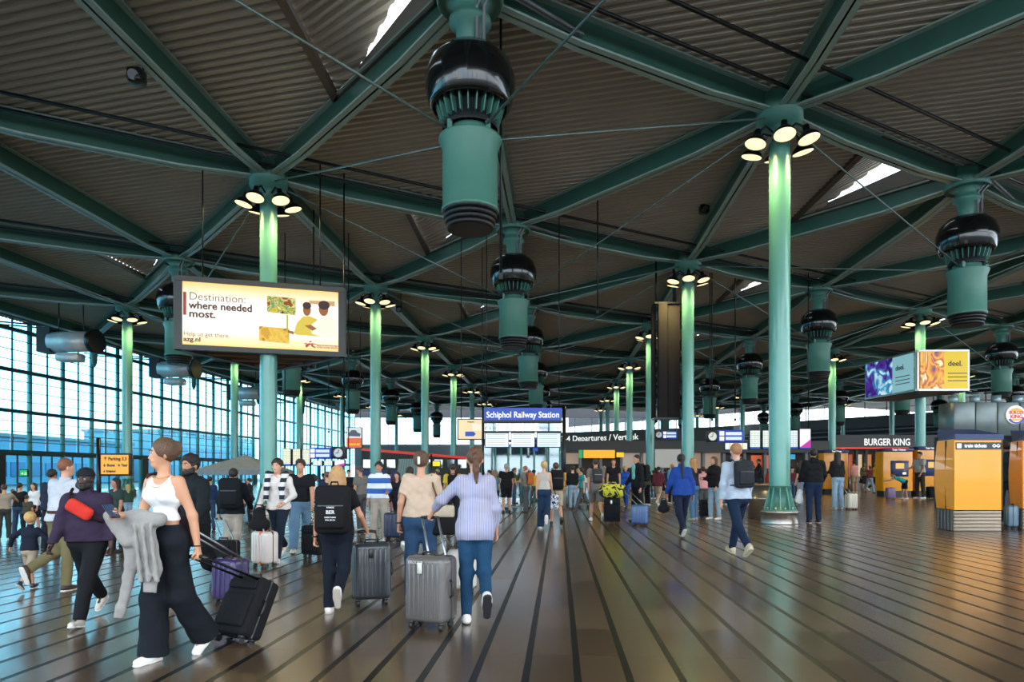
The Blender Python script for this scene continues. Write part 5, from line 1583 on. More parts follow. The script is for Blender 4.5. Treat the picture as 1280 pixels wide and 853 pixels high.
# shop row in the middle distance
z = 52.0
sr, w = block('shop_row', 'low row of lit shops behind the crowd right of centre', 'shop', 700, 1035, z, 3.6, 5)
XS = lambda p: (p-700)/F*z
MB().box((w/2, 1.0, 1.7), (w, 0.1, 3.4)).build('back_wall', mat('shop back', '3a332e', 0.6), sr)
MB().box((w/2, 0.2, Zp(559, z)), (w, 0.8, 0.9)).build('fascia', mat('shop fascia', '2c2f33', 0.5), sr)
for (a, b, c, d, col, e, nm) in ((729, 768, 563, 573, 'e8a81c', 0.9, 'yellow_fascia'), (770, 779, 566, 572, 'f0c01c', 0.9, 'yellow_fascia'), (707, 727, 566, 580, 'b8a088', 0.5, 'lit_panel'), (780, 815, 565, 585, 'c8b8a8', 0.45, 'lit_panel'),
        (818, 850, 562, 585, 'a8a8a8', 0.5, 'lit_panel'), (870, 905, 566, 586, 'c8a890', 0.4, 'lit_panel'), (944, 966, 569, 586, 'd8643a', 0.6, 'orange_panel'), (985, 1000, 568, 574, '2a9ac8', 0.9, 'blue_panel'), (980, 985, 568, 585, 'e07a2a', 0.7, 'orange_panel'),
        (918, 936, 570, 584, '8a8a8a', 0.5, 'lit_panel'), (723, 728, 563, 573, '2f9a5a', 0.8, 'green_panel')):
    MB().box(((XS(a)+XS(b))/2, -0.24 if 'fascia' in nm or c < 564 else 0.9, (Zp(c, z)+Zp(d, z))/2), (XS(b)-XS(a), 0.06, Zp(c, z)-Zp(d, z))).build(nm, glow(col, e), sr)
for k in range(14): MB().box((w*k/13, 0.4, 1.5), (0.2, 0.5, 3.0)).build('pilaster', GREY, sr)
# departures band on the mezzanine
dm = thing('departures_band', 'dark mezzanine band lettered with 3-4 Departures in the distance', 'sign', P(672, HY, 66))
dm.location = ((672-CX)/F*66, 66, 0)
u = (P(800, HY, 60)-P(672, HY, 66)); u.z = 0; LB = u.length; rz_ = math.atan2(u.y, u.x); dm.rotation_euler = (0, 0, rz_)
MB().box((LB/2+4, 0.3, Zp(548, 64)), (LB+8, 0.6, 1.1)).build('band', BR, dm)
text('gnment 3-4 Departures / Vertrek', 0.75, WHT, dm, (0.1, -0.03, Zp(552, 64)), bold=0.006, fit=LB*0.98)
MB().box((LB/2+4, 0.3, Zp(560, 64)), (LB+8, 0.5, 0.25)).build('edge_beam', GREY, dm)
# dark mezzanine block left of centre
z = 58.0
mz, w = block('mezzanine_block', 'dark mezzanine block with a red roof line left of the centre', 'building', 452, 600, z, 3.4, 6)
MB().add([(0, 0, 0), (w, 0, 0), (w, 0, Zp(574, z)), (0, 0, Zp(562, z)), (0, 6, 0), (w, 6, 0), (w, 6, Zp(574, z)), (0, 6, Zp(562, z))],
         [(0, 1, 2, 3), (5, 4, 7, 6), (3, 2, 6, 7), (4, 0, 3, 7), (1, 5, 6, 2)]).build('block', BR, mz)
MB().bar((0, -0.05, Zp(562, z)), (w, -0.05, Zp(574, z)), 0.1, 0.22).build('red_line', glow('c8342a', 0.7), mz)
for k in range(10): MB().box((w*(k+0.5)/10, -0.03, Zp(580, z)), (w/10-0.3, 0.05, 0.7)).build('window', glass('mezz glass', '90a8b0', 0.5), mz)
MB().box((w*0.3, -0.08, 0.85), (w*0.6, 0.1, 1.5)).build('blue_hoarding', mat('hoarding blue', '2c3a7a', 0.5), mz)
z = 50.0
tp = thing('slanted_screen', 'pale slanted ribbed screen left of the cream tee woman', 'screen', ((493-CX)/F*z, z, 0))
MB().add([(0, 0, 0.2), (1.6, 0, 0.2), (1.7, 0, Zp(574, z)), (0.35, 0, Zp(574, z)), (0, .2, 0.2), (1.6, .2, 0.2), (1.7, .2, Zp(574, z)), (0.35, .2, Zp(574, z))], [(0, 1, 2, 3), (5, 4, 7, 6), (3, 2, 6, 7), (0, 3, 7, 4), (1, 5, 6, 2)]).build('panel', mat('pale screen', '9ab4b4', 0.5), tp)
for k in range(8): MB().bar((0.08+k*0.2, -0.02, 0.25), (0.42+k*0.17, -0.02, Zp(574.5, z)), 0.03, 0.03, up=(1, 0, 0)).build('rib', GREY, tp)
sign(541, 550, 577, 583, 48.0, 'small yellow sign behind the cream tee woman', glow('f0d81c', 0.9), rods=False, post=True)

# exterior buildings beyond the glass
EXM = mat('pale blue facade', '5f8ea8', 0.5, 0, 0.15, 0.2); EXG = mat('blue facade glass', '164f78', 0.15, 0.2, 0.1, 0.5)
for (x, y, w, h, lab, m1_, m2__) in ((-66, 75, 62, 5.6, 'low pale blue office block outside the glass wall, nearest', EXM, EXG), (-62, 128, 36, 8.0, 'second office block outside the glass wall, farther away', mat('grey blue facade', '7c98a8', 0.5, 0, 0.15, 0.2), EXG)):
    r = thing('office_building', lab, 'building', (x, y, 0))
    MB().box((0, 0, h/2), (14, w, h)).build('wall', m1_, r)
    for fl_ in range(int(h/3)):
        for k in range(int(w/3)):
            MB().box((7.02, -w/2+1.5+3*k, 1.8+3*fl_), (0.1, 2.4, 1.7)).build('window', m2__, r)
    MB().box((0, 0, h+0.2), (14.6, w+0.6, 0.4)).build('roof', GREY, r)
og = struct('ground_outside')
MB().box((-75, 60, -0.3), (76, 260, 0.2)).build('pavement', mat('outdoor paving', '9aa8ae', 0.7, 0, 0.1, 0.3), og)
# hanging clusters in front of the glass wall (people-mover lamps)
for k, (px, py, z) in enumerate(((190, 538, 44), (205, 545, 44), (112, 530, 42))):
    pass
# ------------------------------------------------------------------ the travellers (px, head top, feet in picture rows)
# --- woman in the white top, front left
w1 = person(207, 556, 827, 163, 'woman in white tank top and wide dark trousers, grey jacket over her arm, front left', 'small', ('crop', 'f1efee'),
    ('wide', '14181f'), 'ece8e4', ('bun', '5c432e'), 'c79272', 0, True, ((8, 88, 10, 12, 0.9), (-14, 8, 14, 0, 1.1)), 0.94, headturn=-36, hmul=1.02, legw=0.98)
gold = mat('gold', 'd8a850', 0.25, 0.9, 0.05)
s = w1['s']
for r_, dz in ((0.062, -0.012), (0.078, -0.05)):
    c = w1['nb']+w1['FW']*0.03*s
    pts = [Vector(c)+Vector((r_*1.0*math.sin(a), 0.062*math.cos(a)*s, dz*(1+math.cos(a))*0.9)) for a in [2*math.pi*k/20 for k in range(21)]]
    MB().tube(pts, 0.003, 5).build('necklace', gold, w1['root'])
c = w1['wL']; MB().tube([Vector(c)+Vector((0.032*math.cos(a), 0.03*math.sin(a), 0.01)) for a in [2*math.pi*k/12 for k in range(13)]], 0.005, 5).build('bracelet', plastic('18181a'), w1['root'])
ph_ = thing('mobile_phone', 'dark mobile phone in the hand of the woman in white top', 'phone', w1['handR']+Vector((0, -0.01, 0.03)), R(60))
MB().rbox((0, 0, 0), (0.072, 0.012, 0.145), 0.005, 2, Matrix.Rotation(R(-50), 3, 'X')).build('phone_body', plastic('15161a', 0.2), ph_)
MB().box((0, 0, 0), (0.064, 0.0135, 0.13), Matrix.Rotation(R(-50), 3, 'X')).build('screen', glow('3b4a66', 0.3), ph_)
# jacket draped over her arm
hz = w1['z']
def PL(px, py, dz=0.0): return np.array(P(px, py, hz-0.16+dz))
jk = Fld(np.array(P(112, 790, hz))-[0, 0.35, 0], np.array(P(222, 628, hz))+[0, 0.15, 0], 0.010)
jk.cone(PL(200, 650), PL(168, 648), 0.050, 0.055, k=0.04, flat=1.1)
jk.cone(PL(168, 650), PL(136, 645), 0.055, 0.035, k=0.04, flat=1.6)
jk.cone(PL(140, 652), PL(158, 676), 0.045, 0.05, k=0.05, flat=2.0)
jk.cone(PL(176, 656), PL(190, 712), 0.10, 0.075, k=0.05, flat=2.6)
jk.cone(PL(190, 712), PL(187, 741), 0.062, 0.048, k=0.03, flat=1.9, capb=True)
jk.cone(PL(164, 664, 0.05), PL(166, 705, 0.05), 0.075, 0.055, k=0.05, flat=1.9)
jk.cone(PL(166, 700, 0.06), PL(151, 765, 0.06), 0.050, 0.034, k=0.03, flat=1.5)
jk.cone(PL(151, 760, 0.06), PL(149, 773, 0.06), 0.040, 0.038, k=0.02, flat=1.3, capb=True)
for px_a, px_b in ((178, 186), (188, 196), (168, 176)):
    jk.cone(PL(px_a, 658, -0.055), PL(px_b, 726, -0.05), 0.012, 0.018, k=0.03)
jk.wrinkle(0.0035, 46, 2.0)
jo = thing('grey_jacket', 'light grey jacket draped over the forearm of the woman in white', 'jacket', (0, 0, 0))
link('jacket_cloth', jk.mesh('jacket', cloth('8f8c88')), jo)
# shoulder bag strap and bag behind
sb = thing('shoulder_bag', 'dark brown shoulder bag behind the woman in white top', 'bag', w1['base'], R(150))
nbv = Vector(w1['nb'])
MB().tube([nbv+Vector((0.10, 0.075, -0.10)), nbv+Vector((0.115, 0.05, 0.0)), nbv+Vector((0.12, -0.03, 0.015)), nbv+Vector((0.13, -0.12, -0.10)), nbv+Vector((0.10, -0.19, -0.30))], 0.016, 8).build('strap', cloth('3a2226'), sb)
MB().tube([nbv+Vector((0.10, 0.075, -0.10)), nbv+Vector((0.17, 0.08, -0.24)), nbv+Vector((0.20, -0.02, -0.34)), nbv+Vector((0.14, -0.19, -0.38))], 0.014, 8).build('strap', cloth('3a2226'), sb)
MB().rbox(nbv+Vector((0.07, -0.22, -0.44)), (0.26, 0.10, 0.24), 0.04, 3).build('bag_body', cloth('3a2226'), sb)
suitcase(G(291, 806), R(-25), 0.36, 0.23, 0.50, '17171a', 'black soft suitcase tilted and pulled by the woman in white top', w1['handL'], tilt=R(-28), soft=True, wheels=4, hcol='1c1c1e')

# --- man in purple hoodie with red bag
m2 = person(110, 579, 776, 186, 'smiling bearded man in dark purple hoodie with red cross-body bag', 'strideL', ('hoodie', '33283c'), ('jogger', '15161a'), 'cfc8bc',
    ('headwrap', '1c2024'), '3a261c', 0, False, ((10, 22, 12, 0, 0.8), (-6, 20, 12, 0, 0.8)), 1.2, beard='120e0c', sole='e8e4dc')
s = m2['s']
fb = thing('cross_body_bag', 'bright red cross-body bag on the purple hoodie chest', 'bag', local(m2, m2['chest']+m2['FW']*0.20*s+m2['U']*0.02), R(186))
MB().rbox((-0.02, 0, 0), (0.25, 0.08, 0.125), 0.055, 4, Matrix.Rotation(R(-32), 3, 'Y')).build('bag_body', cloth('c8352a'), fb)
MB().tube([(0.07, -0.02, 0.06), (0.10, -0.06, 0.13), (0.115, -0.15, 0.19)], 0.014, 6).build('strap', cloth('2c1d1f'), fb)
MB().tube([(-0.11, -0.02, -0.07), (-0.17, -0.10, -0.12), (-0.19, -0.2, -0.10)], 0.014, 6).build('strap', cloth('2c1d1f'), fb)
# --- man in white shirt, back view
m3 = person(78, 574, 738, -14, 'man in white shirt and khaki trousers walking away beside the small boy', 'swingL', ('shirt', 'b4b8c0'), ('pants', '6f6748'), '3a2a22',
    ('short', '7a4a30'), 'c9957a', 0, False, ((8, 14, 10), (6, 12, 9)), 1.12, headturn=-25)
MB().lathe([(0.155, 0), (0.157, 0.0), (0.157, 0.035), (0.155, 0.035)], 24).build('belt', cloth('4a2f20'), m3['root'], loc=Vector(m3['pel'])+Vector((0, 0, 0.075)))
# --- boy
bo = person(37, 643, 738, 4, 'small blond boy in dark jumper and beige shorts seen from behind', 'walkL', ('sweater', '171d2c'), ('shorts', '9a8b78'), '2c2e38',
    ('short', 'c9a060'), 'c99a7c', 1, False, ((8, 12, 42), (6, 10, 55)), 0.95, child=True)
# --- bearded man in dark hoodie
m5 = person(242, 566, 757, 158, 'bearded man in dark green hoodie and black trousers behind the woman in white', 'walkR', ('hoodie', '161d1f'), ('jogger', '16171a'), 'b5a59a',
    ('curly', '141110'), 'b07a5c', 0, False, ((-8, 14, 8), (22, 26, 22, 0, 1.1)), 1.0, beard='17110e')
suitcase(G(288, 757), R(-28), 0.36, 0.24, 0.44, '3a2c5c', 'purple suitcase with raised silver handle, next to the bearded man', m5['handL'], ribs=4)
# --- man with backpack and pale trousers
m6 = person(291, 586, 703, 10, 'man with black backpack and pale trousers walking away', 'swingR', ('jacket', '14181c'), ('pants', 'a49c90'), '17181c',
    ('short', '1c1613'), 'b58468', 1, False, ((22, 20, 14), (-8, 14, 10, 0, 1.0)), 1.05)
backpack(m6, '12161a', 'black backpack on the man with pale trousers', 0.32, 0.48, 0.18)
suitcase(G(281, 722), R(-12), 0.36, 0.22, 0.44, '16171a', 'small black cabin case behind the purple suitcase', m6['handL'], soft=True)
# --- two young men walking towards us
m7 = person(348, 572, 702, 176, 'dark-haired man in white shirt with a striped jumper over his shoulder', 'walkL', ('shirt', 'd9d2cc'), ('jeans', '1a2432'), 'ddd8d0',
    ('curly', '2a1d16'), 'cf9c7e', 1, False, ((4, 36, 14, 0, 1.1), (2, 55, 20, 30)), 1.02)
s = m7['s']
jp = thing('striped_jumper', 'navy and white striped jumper slung over the shoulder of the man in white shirt', 'jumper', m7['base'], R(176))
q = Fld(np.array(m7['chest'])-0.35, np.array(m7['nb'])+0.2, 0.014)
nbs = np.array(m7['nb'])
for sd in (-1, 1):
    q.cone(nbs+[sd*0.05, -0.09, 0.01], nbs+[sd*0.14, 0.03, 0.035], 0.045, 0.05, k=0.03)
    q.cone(nbs+[sd*0.14, 0.03, 0.03], nbs+[sd*0.12, 0.14, -0.16], 0.05, 0.045, k=0.03)
    q.cone(nbs+[sd*0.12, 0.14, -0.16], nbs+[sd*0.13, 0.15, -0.38], 0.045, 0.04, k=0.03, capb=True)
q.wrinkle(0.004, 30, 1)
link('jumper_cloth', q.mesh('jumper', stripes('navy stripes', '1b2230', 'd6d6d8', 7.5)), jp)
suitcase(G(331, 710), R(150), 0.36, 0.25, 0.48, 'cfc4bc', 'pale hard-shell suitcase with orange band in front of the young men', m7['handR'], ribs=5, trim='2a2422', accent='d8622a')
bag(G(331, 710)+Vector((-0.10, 0.05, 0.56)), R(160), 0.46, 0.24, 0.34, '181618', 'black soft bag resting on the pale orange-banded suitcase')
m8 = person(376, 573, 690, 188, 'young man in black tee and light blue jeans beside the striped jumper man', 'walkR', ('tee', '15181c'), ('cargo', '5f7d96'), 'cfcac2',
    ('curly', '33231c'), 'c08a6c', 1, False, ((-10, 10, 8), (14, 14, 10)), 1.0)
p9 = person(392, 594, 684, 20, 'person in black and cream floral outfit behind the young men', 'easy', ('shirt', '222222'), ('skirt', '222222'), '2a2a2c', ('curly', '1a1412'), 'a87a5e', 1, True,
    tmat=blobs('floral', ['161616', 'd8cfb8', '1a1a1a', 'cfc6aa'], 14, seed=3), bmat=blobs('floral', [], 1))
# --- blonde woman with black backpack
w10 = person(421, 583, 766, 4, 'blonde woman in black with a lettered black backpack, walking away', 'swingR', ('tee', '141417'), ('pants', '141a26'), 'e4e0da',
    ('longback', 'b98c5c'), 'c88f70', 0, True, ((6, 42, 24, 0, 1.1), (-6, 10, 16, 0, 0.7)), 1.12, sole='b8aca0')
backpack(w10, '151517', 'large black backpack with white lettering on the blonde woman', 0.34, 0.48, 0.19, drop=0.05, text_=[('VAMOS', 0.022, 0.02), ('BER', 0.05, -0.035), ('EVERYTHING', 0.018, -0.075), ('WILL BE OK', 0.018, -0.10)])
MB().tube([Vector(w10['wL'])+Vector((0.027*math.cos(a), 0.027*math.sin(a), 0.012)) for a in [2*math.pi*k/12 for k in range(13)]], 0.010, 6).build('watch', plastic('141416'), w10['root'])
suitcase(G(464, 755), R(18), 0.40, 0.30, 0.60, '33373c', 'dark charcoal hard-shell suitcase pulled by the blonde backpack woman', w10['handR'], ribs=6, tagc='1c1c1e')
# --- striped jumper man
m11 = person(474, 578, 676, 178, 'man in blue and white striped jumper and cream trousers facing us', 'easy', ('sweater', '3f6fb5'), ('wide', 'a99d90'), 'c8c2b8',
    ('curly', '2a1c15'), 'b98466', 1, False, ((-6, 16, 9), (8, 70, 12)), 1.05, tmat=stripes('blue stripes', '2c5ea8', 'dfe4ea', 4.6), legw=0.8)
# --- woman in the cream tee
w12 = person(526, 565, 750, -4, 'woman in cream tee shirt and blue jeans with hair clip, walking away', 'easy', ('tee', 'c4ab94'), ('slim', '2c4664'), 'e6e2dc',
    ('clip', '5a4030'), 'c58f72', 0, True, ((10, 20, 14), (-8, 14, 16, 0, 0.7)), 1.16, legw=1.25)
MB().tube([Vector(w12['wL'])+Vector((0.027*math.cos(a), 0.027*math.sin(a), 0.012)) for a in [2*math.pi*k/12 for k in range(13)]], 0.010, 6).build('watch', plastic('141416'), w12['root'])
sb = thing('shoulder_bag', 'cream and black shoulder bag hanging between the two women in jeans', 'bag', w12['base'], R(-4))
n_ = Vector(w12['nb'])
MB().rbox(n_+Vector((0.26, -0.02, -0.56)), (0.26, 0.12, 0.20), 0.03, 3).build('bag_body', cloth('17171a'), sb)
MB().rbox(n_+Vector((0.26, -0.02, -0.40)), (0.24, 0.10, 0.14), 0.03, 3).build('canvas_top', cloth('b9ab94'), sb)
MB().tube([n_+Vector((0.22, -0.02, -0.36)), n_+Vector((0.155, -0.09, -0.12)), n_+Vector((0.13, -0.05, 0.0)), n_+Vector((0.13, 0.03, 0.0)), n_+Vector((0.20, 0.10, -0.2)), n_+Vector((0.28, 0.02, -0.36))], 0.011, 6).build('strap', cloth('6a4a38'), sb)
# --- woman in pinstripe shirt
w13 = person(594, 560, 779, 6, 'woman in pale pinstripe shirt and skinny blue jeans, hair in a ponytail', 'swingR', ('shirt', 'b9b6cc'), ('slim', '1c3f5c'), 'd8d4ce',
    ('ponytail', '5f3e2a'), 'c8927a', 0, True, ((6, 14, 12), (30, 20, 40, -10, 1.1)), 1.0, sole='1c1c20', cuff=0.72, legw=1.12, hemo=-0.12,
    tmat=stripes('pinstripe', 'a9a5b6', '757ca4', 62, axis=0, duty=0.35))
g13 = w13['handL']
c13 = suitcase(G(539, 785), R(-24), 0.42, 0.28, 0.60, '5a5654', 'large grey ribbed suitcase with four wheels, pulled by the pinstripe woman', g13, ribs=7, trim='1e1c1c', tagc='c8c4bc')
text('SIROCCO', 0.035, plastic('c8c4bc'), c13, (-0.15, -0.155, 0.60), name='lettering')
# white case half hidden behind
suitcase(G(577, 742), R(10), 0.34, 0.22, 0.46, 'c4beb4', 'cream suitcase half hidden behind the grey ribbed suitcase', w12['handR'], ribs=4)

# --- middle distance (a bit coarser)
def mid(*a, **k):
    k.setdefault('lod', 2); return person(*a, **k)
m14 = mid(512, 582, 690, 4, 'man in black shirt half hidden behind the woman in cream tee', 'walkR', ('tee', '17191c'), ('pants', '1c2028'), 'd8d4cc', ('short', '241a14'), 'b98466')
m15 = mid(451, 583, 664, 60, 'man in grey tee and grey cap between blonde woman and striped jumper man', 'easy', ('tee', '6d6a66'), ('pants', '4a4a4c'), '8a8680', ('cap', '4c4a4a'), 'b98466')
m16 = mid(566, 580, 664, 6, 'man in yellow shirt with a black bag, left of the pinstripe woman', 'easy', ('tee', 'd0b13a'), ('pants', '1d2026'), '3a3a3c', ('short', '2a1e18'), 'b07c5e')
backpack(m16, '16171a', 'black sling bag on the back of the man in yellow shirt', 0.26, 0.34, 0.12, pocket=False)
mid(618, 588, 646, 20, 'woman in teal top at the right shoulder of the pinstripe woman', 'easy', ('tee', '44666a'), ('pants', '23262c'), '4a4642', ('long', '7a5a3c'), 'c08c6e', fem=True)
mid(633, 580, 642, 10, 'grey-haired man in black tee and black shorts by the station sign', 'easy', ('tee', '131315'), ('shorts', '131315'), '202022', ('short', '9a9894'), 'b98a70', build=1.2)
m_ = mid(657, 583, 641, 60, 'man in grey shirt with orange backpack pushing a trolley', 'easy', ('tee', '73706a'), ('pants', '4a4e54'), '3c3a38', ('short', '8a5a44'), 'c48f78', arms=((30, 50, 8), (30, 50, 8)))
backpack(m_, 'b5602c', 'orange backpack on the man in grey shirt near the station sign', 0.28, 0.42, 0.15, pocket=False)
w_ = mid(680, 577, 661, -6, 'blonde woman in pale top and wide navy trousers under the station sign', 'swingR', ('tank', 'b8b0a4'), ('wide', '1e3148'), 'dedad2', ('bun', 'c9a468'), 'cf9c80', fem=True, legw=0.8)
t_ = thing('tote_bag', 'black and white patterned tote bag on the blonde woman under the sign', 'bag', w_['handR']+Vector((0.0, -0.08, -0.22)), R(6))
MB().rbox((0, 0, 0.05), (0.36, 0.10, 0.38), 0.04, 2).build('bag_body', blobs('tote print', ['1a1e34', 'd9dce4', '1a1e34'], 16, seed=5), t_)
MB().tube([(-0.1, 0, 0.22), (-0.05, 0.0, 0.5), (0.05, 0, 0.5), (0.1, 0, 0.22)], 0.012, 6).build('strap', cloth('1a1e34'), t_)
m_ = mid(695, 577, 658, 4, 'man with black backpack and beige shorts beside the blonde woman', 'walkL', ('tee', '8a6a50'), ('shorts', 'a59a84'), '28282a', ('short', '4a3424'), 'c48f74')
backpack(m_, '17171a', 'black backpack on the man in beige shorts', 0.34, 0.52, 0.18)
m_ = mid(745, 572, 653, 4, 'man in taupe tee and grey shorts with grey-black backpack', 'walkL', ('tee', '7a6e68'), ('shorts', '6f6a66'), 'd0c8bc', ('short', '33241c'), 'c08a70')
backpack(m_, '3a3a3a', 'small grey and black backpack on the man in taupe tee', 0.28, 0.42, 0.16, trim='a8a69c')
suitcase(G(765, 655), R(-8), 0.44, 0.30, 0.64, '15181c', 'black upright suitcase beneath the yellow and black duffel bag', tagc='e8e4dc', soft=True)
bag(G(765, 655)+Vector((0, 0, 0.71)), R(-4), 0.66, 0.34, 0.40, '8a8a2a', 'yellow and black duffel bag on top of the black suitcase', m=blobs('duffel print', ['17181a', 'b9b52c', '17181a'], 5, seed=2), roll=True)
mid(767, 574, 636, 170, 'man in black tee standing right of the taupe tee man', 'easy', ('tee', '17181c'), ('pants', '20242c'), '28282a', ('short', '241a14'), 'b98468')
mid(782, 582, 635, 160, 'woman in bright blue suit behind the duffel bag', 'walkL', ('jacket', '2450a8'), ('pants', '1f4690'), '1c1c20', ('bun', '9a8a70'), 'b98468', fem=True)
m_ = mid(797, 569, 653, 112, 'man in black open jacket and turquoise shirt standing with blue suitcase', 'easy', ('jacket', '17191c'), ('pants', '15161a'), '17181a', ('short', '1c1613'), 'b98468', arms=((12, 30, 10, 0, 1.1), (0, 10, 8)))
link('shirt_front', MB().rbox(Vector(m_['chest'])+Vector((0, 0.115*m_['s'], 0.0)), (0.13, 0.07, 0.42), 0.03, 3).mesh('shirt_front', cloth('6fb0ac')), m_['root'])
backpack(m_, '15171a', 'black backpack on the man in open black jacket', 0.32, 0.48, 0.18)
suitcase(G(800, 658), R(-20), 0.44, 0.30, 0.50, '3c5c8c', 'blue ribbed suitcase in front of the man in black jacket', m_['handR'], ribs=6)
w_ = mid(852, 566, 672, 2, 'woman in royal blue jacket with long black ponytail walking away', 'walkR', ('jacket', '1f3f86'), ('pants', '1a2036'), '17181c', ('ponylong', '121012'), 'a8785c', fem=True, lod=1, arms=((-6, 14, 16), (10, 14, 18)), legw=0.95)
w_b = bag(w_['handL']+Vector((-0.06, 0, -0.30)), R(2), 0.30, 0.16, 0.26, '1a1a20', 'black handbag carried by the woman in royal blue jacket', 'handbag')
mid(867, 573, 651, 40, 'long-haired blonde woman in dark top and jeans behind the blue jacket woman', 'easy', ('long', '26242a'), ('jeans', '4a6a86'), '9a968e', ('long', 'b07c4c'), 'c48f74', fem=True)
mid(893, 571, 650, 120, 'brown-haired woman in black jacket and pale jeans left of the striding backpack man', 'easy', ('jacket', '1c1a1c'), ('jeans', '8aa2b0'), 'd8d4cc', ('long', '5a3c28'), 'c48f74', fem=True, arms=((10, 80, 8, 10), (5, 20, 8)))
suitcase(G(882, 648), R(10), 0.36, 0.24, 0.52, '1a1c20', 'black upright suitcase next to the brown-haired woman in black jacket', soft=True)
r4 = person(922, 549, 695, 8, 'man in pale blue shirt with grey backpack striding across on the right', 'strideR', ('shirt', 'a9b4c2'), ('slim', '14263c'), 'b5a88c',
    ('short', 'a8744c'), 'cf9880', 0, False, ((6, 14, 10), (-6, 14, 10)), 1.0, legw=1.15, sole='c9c0a4')
backpack(r4, '2a2c30', 'dark grey backpack on the man in pale blue shirt', 0.32, 0.46, 0.17)
r5 = person(1017, 562, 654, -6, 'man in black hooded jacket and dark jeans carrying a white plastic bag', 'easy', ('hoodie', '16181a'), ('jeans', '1c2a44'), '1c1816', ('short', '151212'), 'a87c62', 1, False, ((10, 40, 14), (4, 12, 14, 0, 1.1)), 1.22)
pb_ = thing('plastic_bag', 'crumpled white plastic bag held by the man in black hood', 'bag', r5['handL'], 0)
q = Fld((-0.2, -0.15, -0.5), (0.2, 0.15, 0.06), 0.014)
q.cone((0, 0, 0), (0, 0, -0.12), 0.02, 0.07, k=0.03); q.cone((0, 0, -0.12), (-0.03, 0, -0.32), 0.08, 0.12, k=0.04, flat=1.6); q.wrinkle(0.010, 40, 1)
link('bag_film', q.mesh('plastic', mat('white film', 'd5d8da', 0.35, 0, 0.15, 20)), pb_)
r6 = mid(1047, 565, 637, 4, 'woman in dark top and pale wide jeans beside the cream suitcase', 'easy', ('long', '1c1a1c'), ('wide', '7f9ab0'), 'd8d4cc', ('long', '17120f'), 'b98468', fem=True, legw=0.75, arms=((6, 20, 10, 0, 1), (10, 70, 12)))
suitcase(G(1064, 638), R(12), 0.40, 0.26, 0.56, 'b9b4a4', 'cream suitcase on the open floor beside the woman in pale jeans', r6['handR'], ribs=4)
mid(949, 574, 622, 80, 'person in black looking at a phone, left of the big green column', 'easy', ('jacket', '15171a'), ('pants', '2c3034'), '1c1c1e', ('short', '171310'), 'a87c62', arms=((30, 80, 8, 10), (20, 60, 8)))
mid(1000, 576, 632, 40, 'woman in black top and jeans partly hidden by the man in black hood', 'easy', ('tee', '1c1c1e'), ('wide', '6f8ba0'), '9a968e', ('long', '241a16'), 'b98468', fem=True, legw=0.75)
mid(1131, 580, 624.5, 80, 'person in turquoise tee bending over luggage at the yellow ticket machines', 'bend', ('tee', '2fa6a0'), ('shorts', '1a1c20'), 'd8d4cc', ('short', '3a281e'), 'c08a70', hscale=1.72, arms=((60, 20, 8), (70, 10, 8)))
mid(1150, 565, 624, 100, 'man in pale grey tee and dark trousers at the ticket machine', 'easy', ('tee', 'a8a49e'), ('pants', '34342f'), 'd8d4cc', ('short', '1c1613'), 'b07c62', build=1.15, arms=((30, 40, 8), (10, 20, 8)))
suitcase(G(1113, 625), R(0), 0.42, 0.28, 0.56, '7a5a86', 'lilac suitcase standing at the yellow ticket machines', ribs=4)
suitcase(G(1164, 624), R(5), 0.44, 0.28, 0.60, '16181b', 'black suitcase to the right of the man in pale grey tee', soft=True)
mid(1259, 553, 657, -50, 'person in dark blue jacket and jeans queueing between the two ticket kiosks', 'easy', ('jacket', '1d2c44'), ('jeans', '27405c'), '1c1c20', ('short', '1c1613'), 'b98468')
suitcase(G(1264, 662), R(70), 0.30, 0.24, 0.54, '55768a', 'blue-grey suitcase between the two orange ticket kiosks', ribs=4)
# --- left background
mid(5, 606, 676, 30, 'person in beige top with arm stretched out at the left edge', 'easy', ('tee', '8f8470'), ('pants', '33352f'), 'b0aaa0', ('short', '3a2a20'), 'b98468', arms=((60, 15, 20), (10, 10, 8)))
mid(24, 604, 672, 0, 'man in black tee above the small blond boy', 'easy', ('tee', '15171a'), ('jeans', '2c4058'), '1c1c20', ('short', '1c1613'), 'b98468')
mid(43, 604, 667, 170, 'dark-haired woman in white top standing left of the white shirt man', 'easy', ('long', 'd8d6d4'), ('skirt', '1a1c22'), '2a2a2c', ('long', '33211a'), 'c48f74', fem=True)
mid(33, 619, 672, 10, 'child in camouflage top behind the small blond boy', 'easy', ('tee', '4a4a3c'), ('pants', '23262c'), '1c1c20', ('short', '3a3026'), 'b98468')
mid(64, 588, 690, -8, 'dark-haired man in navy jacket half hidden by the white shirt man', 'easy', ('jacket', '1c2434'), ('pants', '1c1e24'), '1c1c20', ('curly', '17120f'), 'b98468')
mid(146, 598, 690, 150, 'dark-haired person in green-black top between purple hoodie man and woman in white', 'easy', ('tee', '2a3a38'), ('pants', '1c1e24'), '1c1c20', ('long', '17120f'), 'a87458')
mid(262, 596, 662, 10, 'person in navy top and jeans right of the bearded man', 'easy', ('long', '1c2c4c'), ('jeans', '2c3c54'), '1c1c20', ('short', '17120f'), 'b98468')
mid(196+116, 598, 655, 90, 'person in dark clothes seated far left of the striped jumper', 'easy', ('jacket', '23262a'), ('pants', '1c1e24'), '1c1c20', ('short', '17120f'), 'b98468')
mid(409, 590, 668, 20, 'person in navy and red top just left of the blonde backpack woman', 'easy', ('tee', '222c48'), ('pants', '1c1e24'), '1c1c20', ('short', '6a3a2c'), 'c48f74')
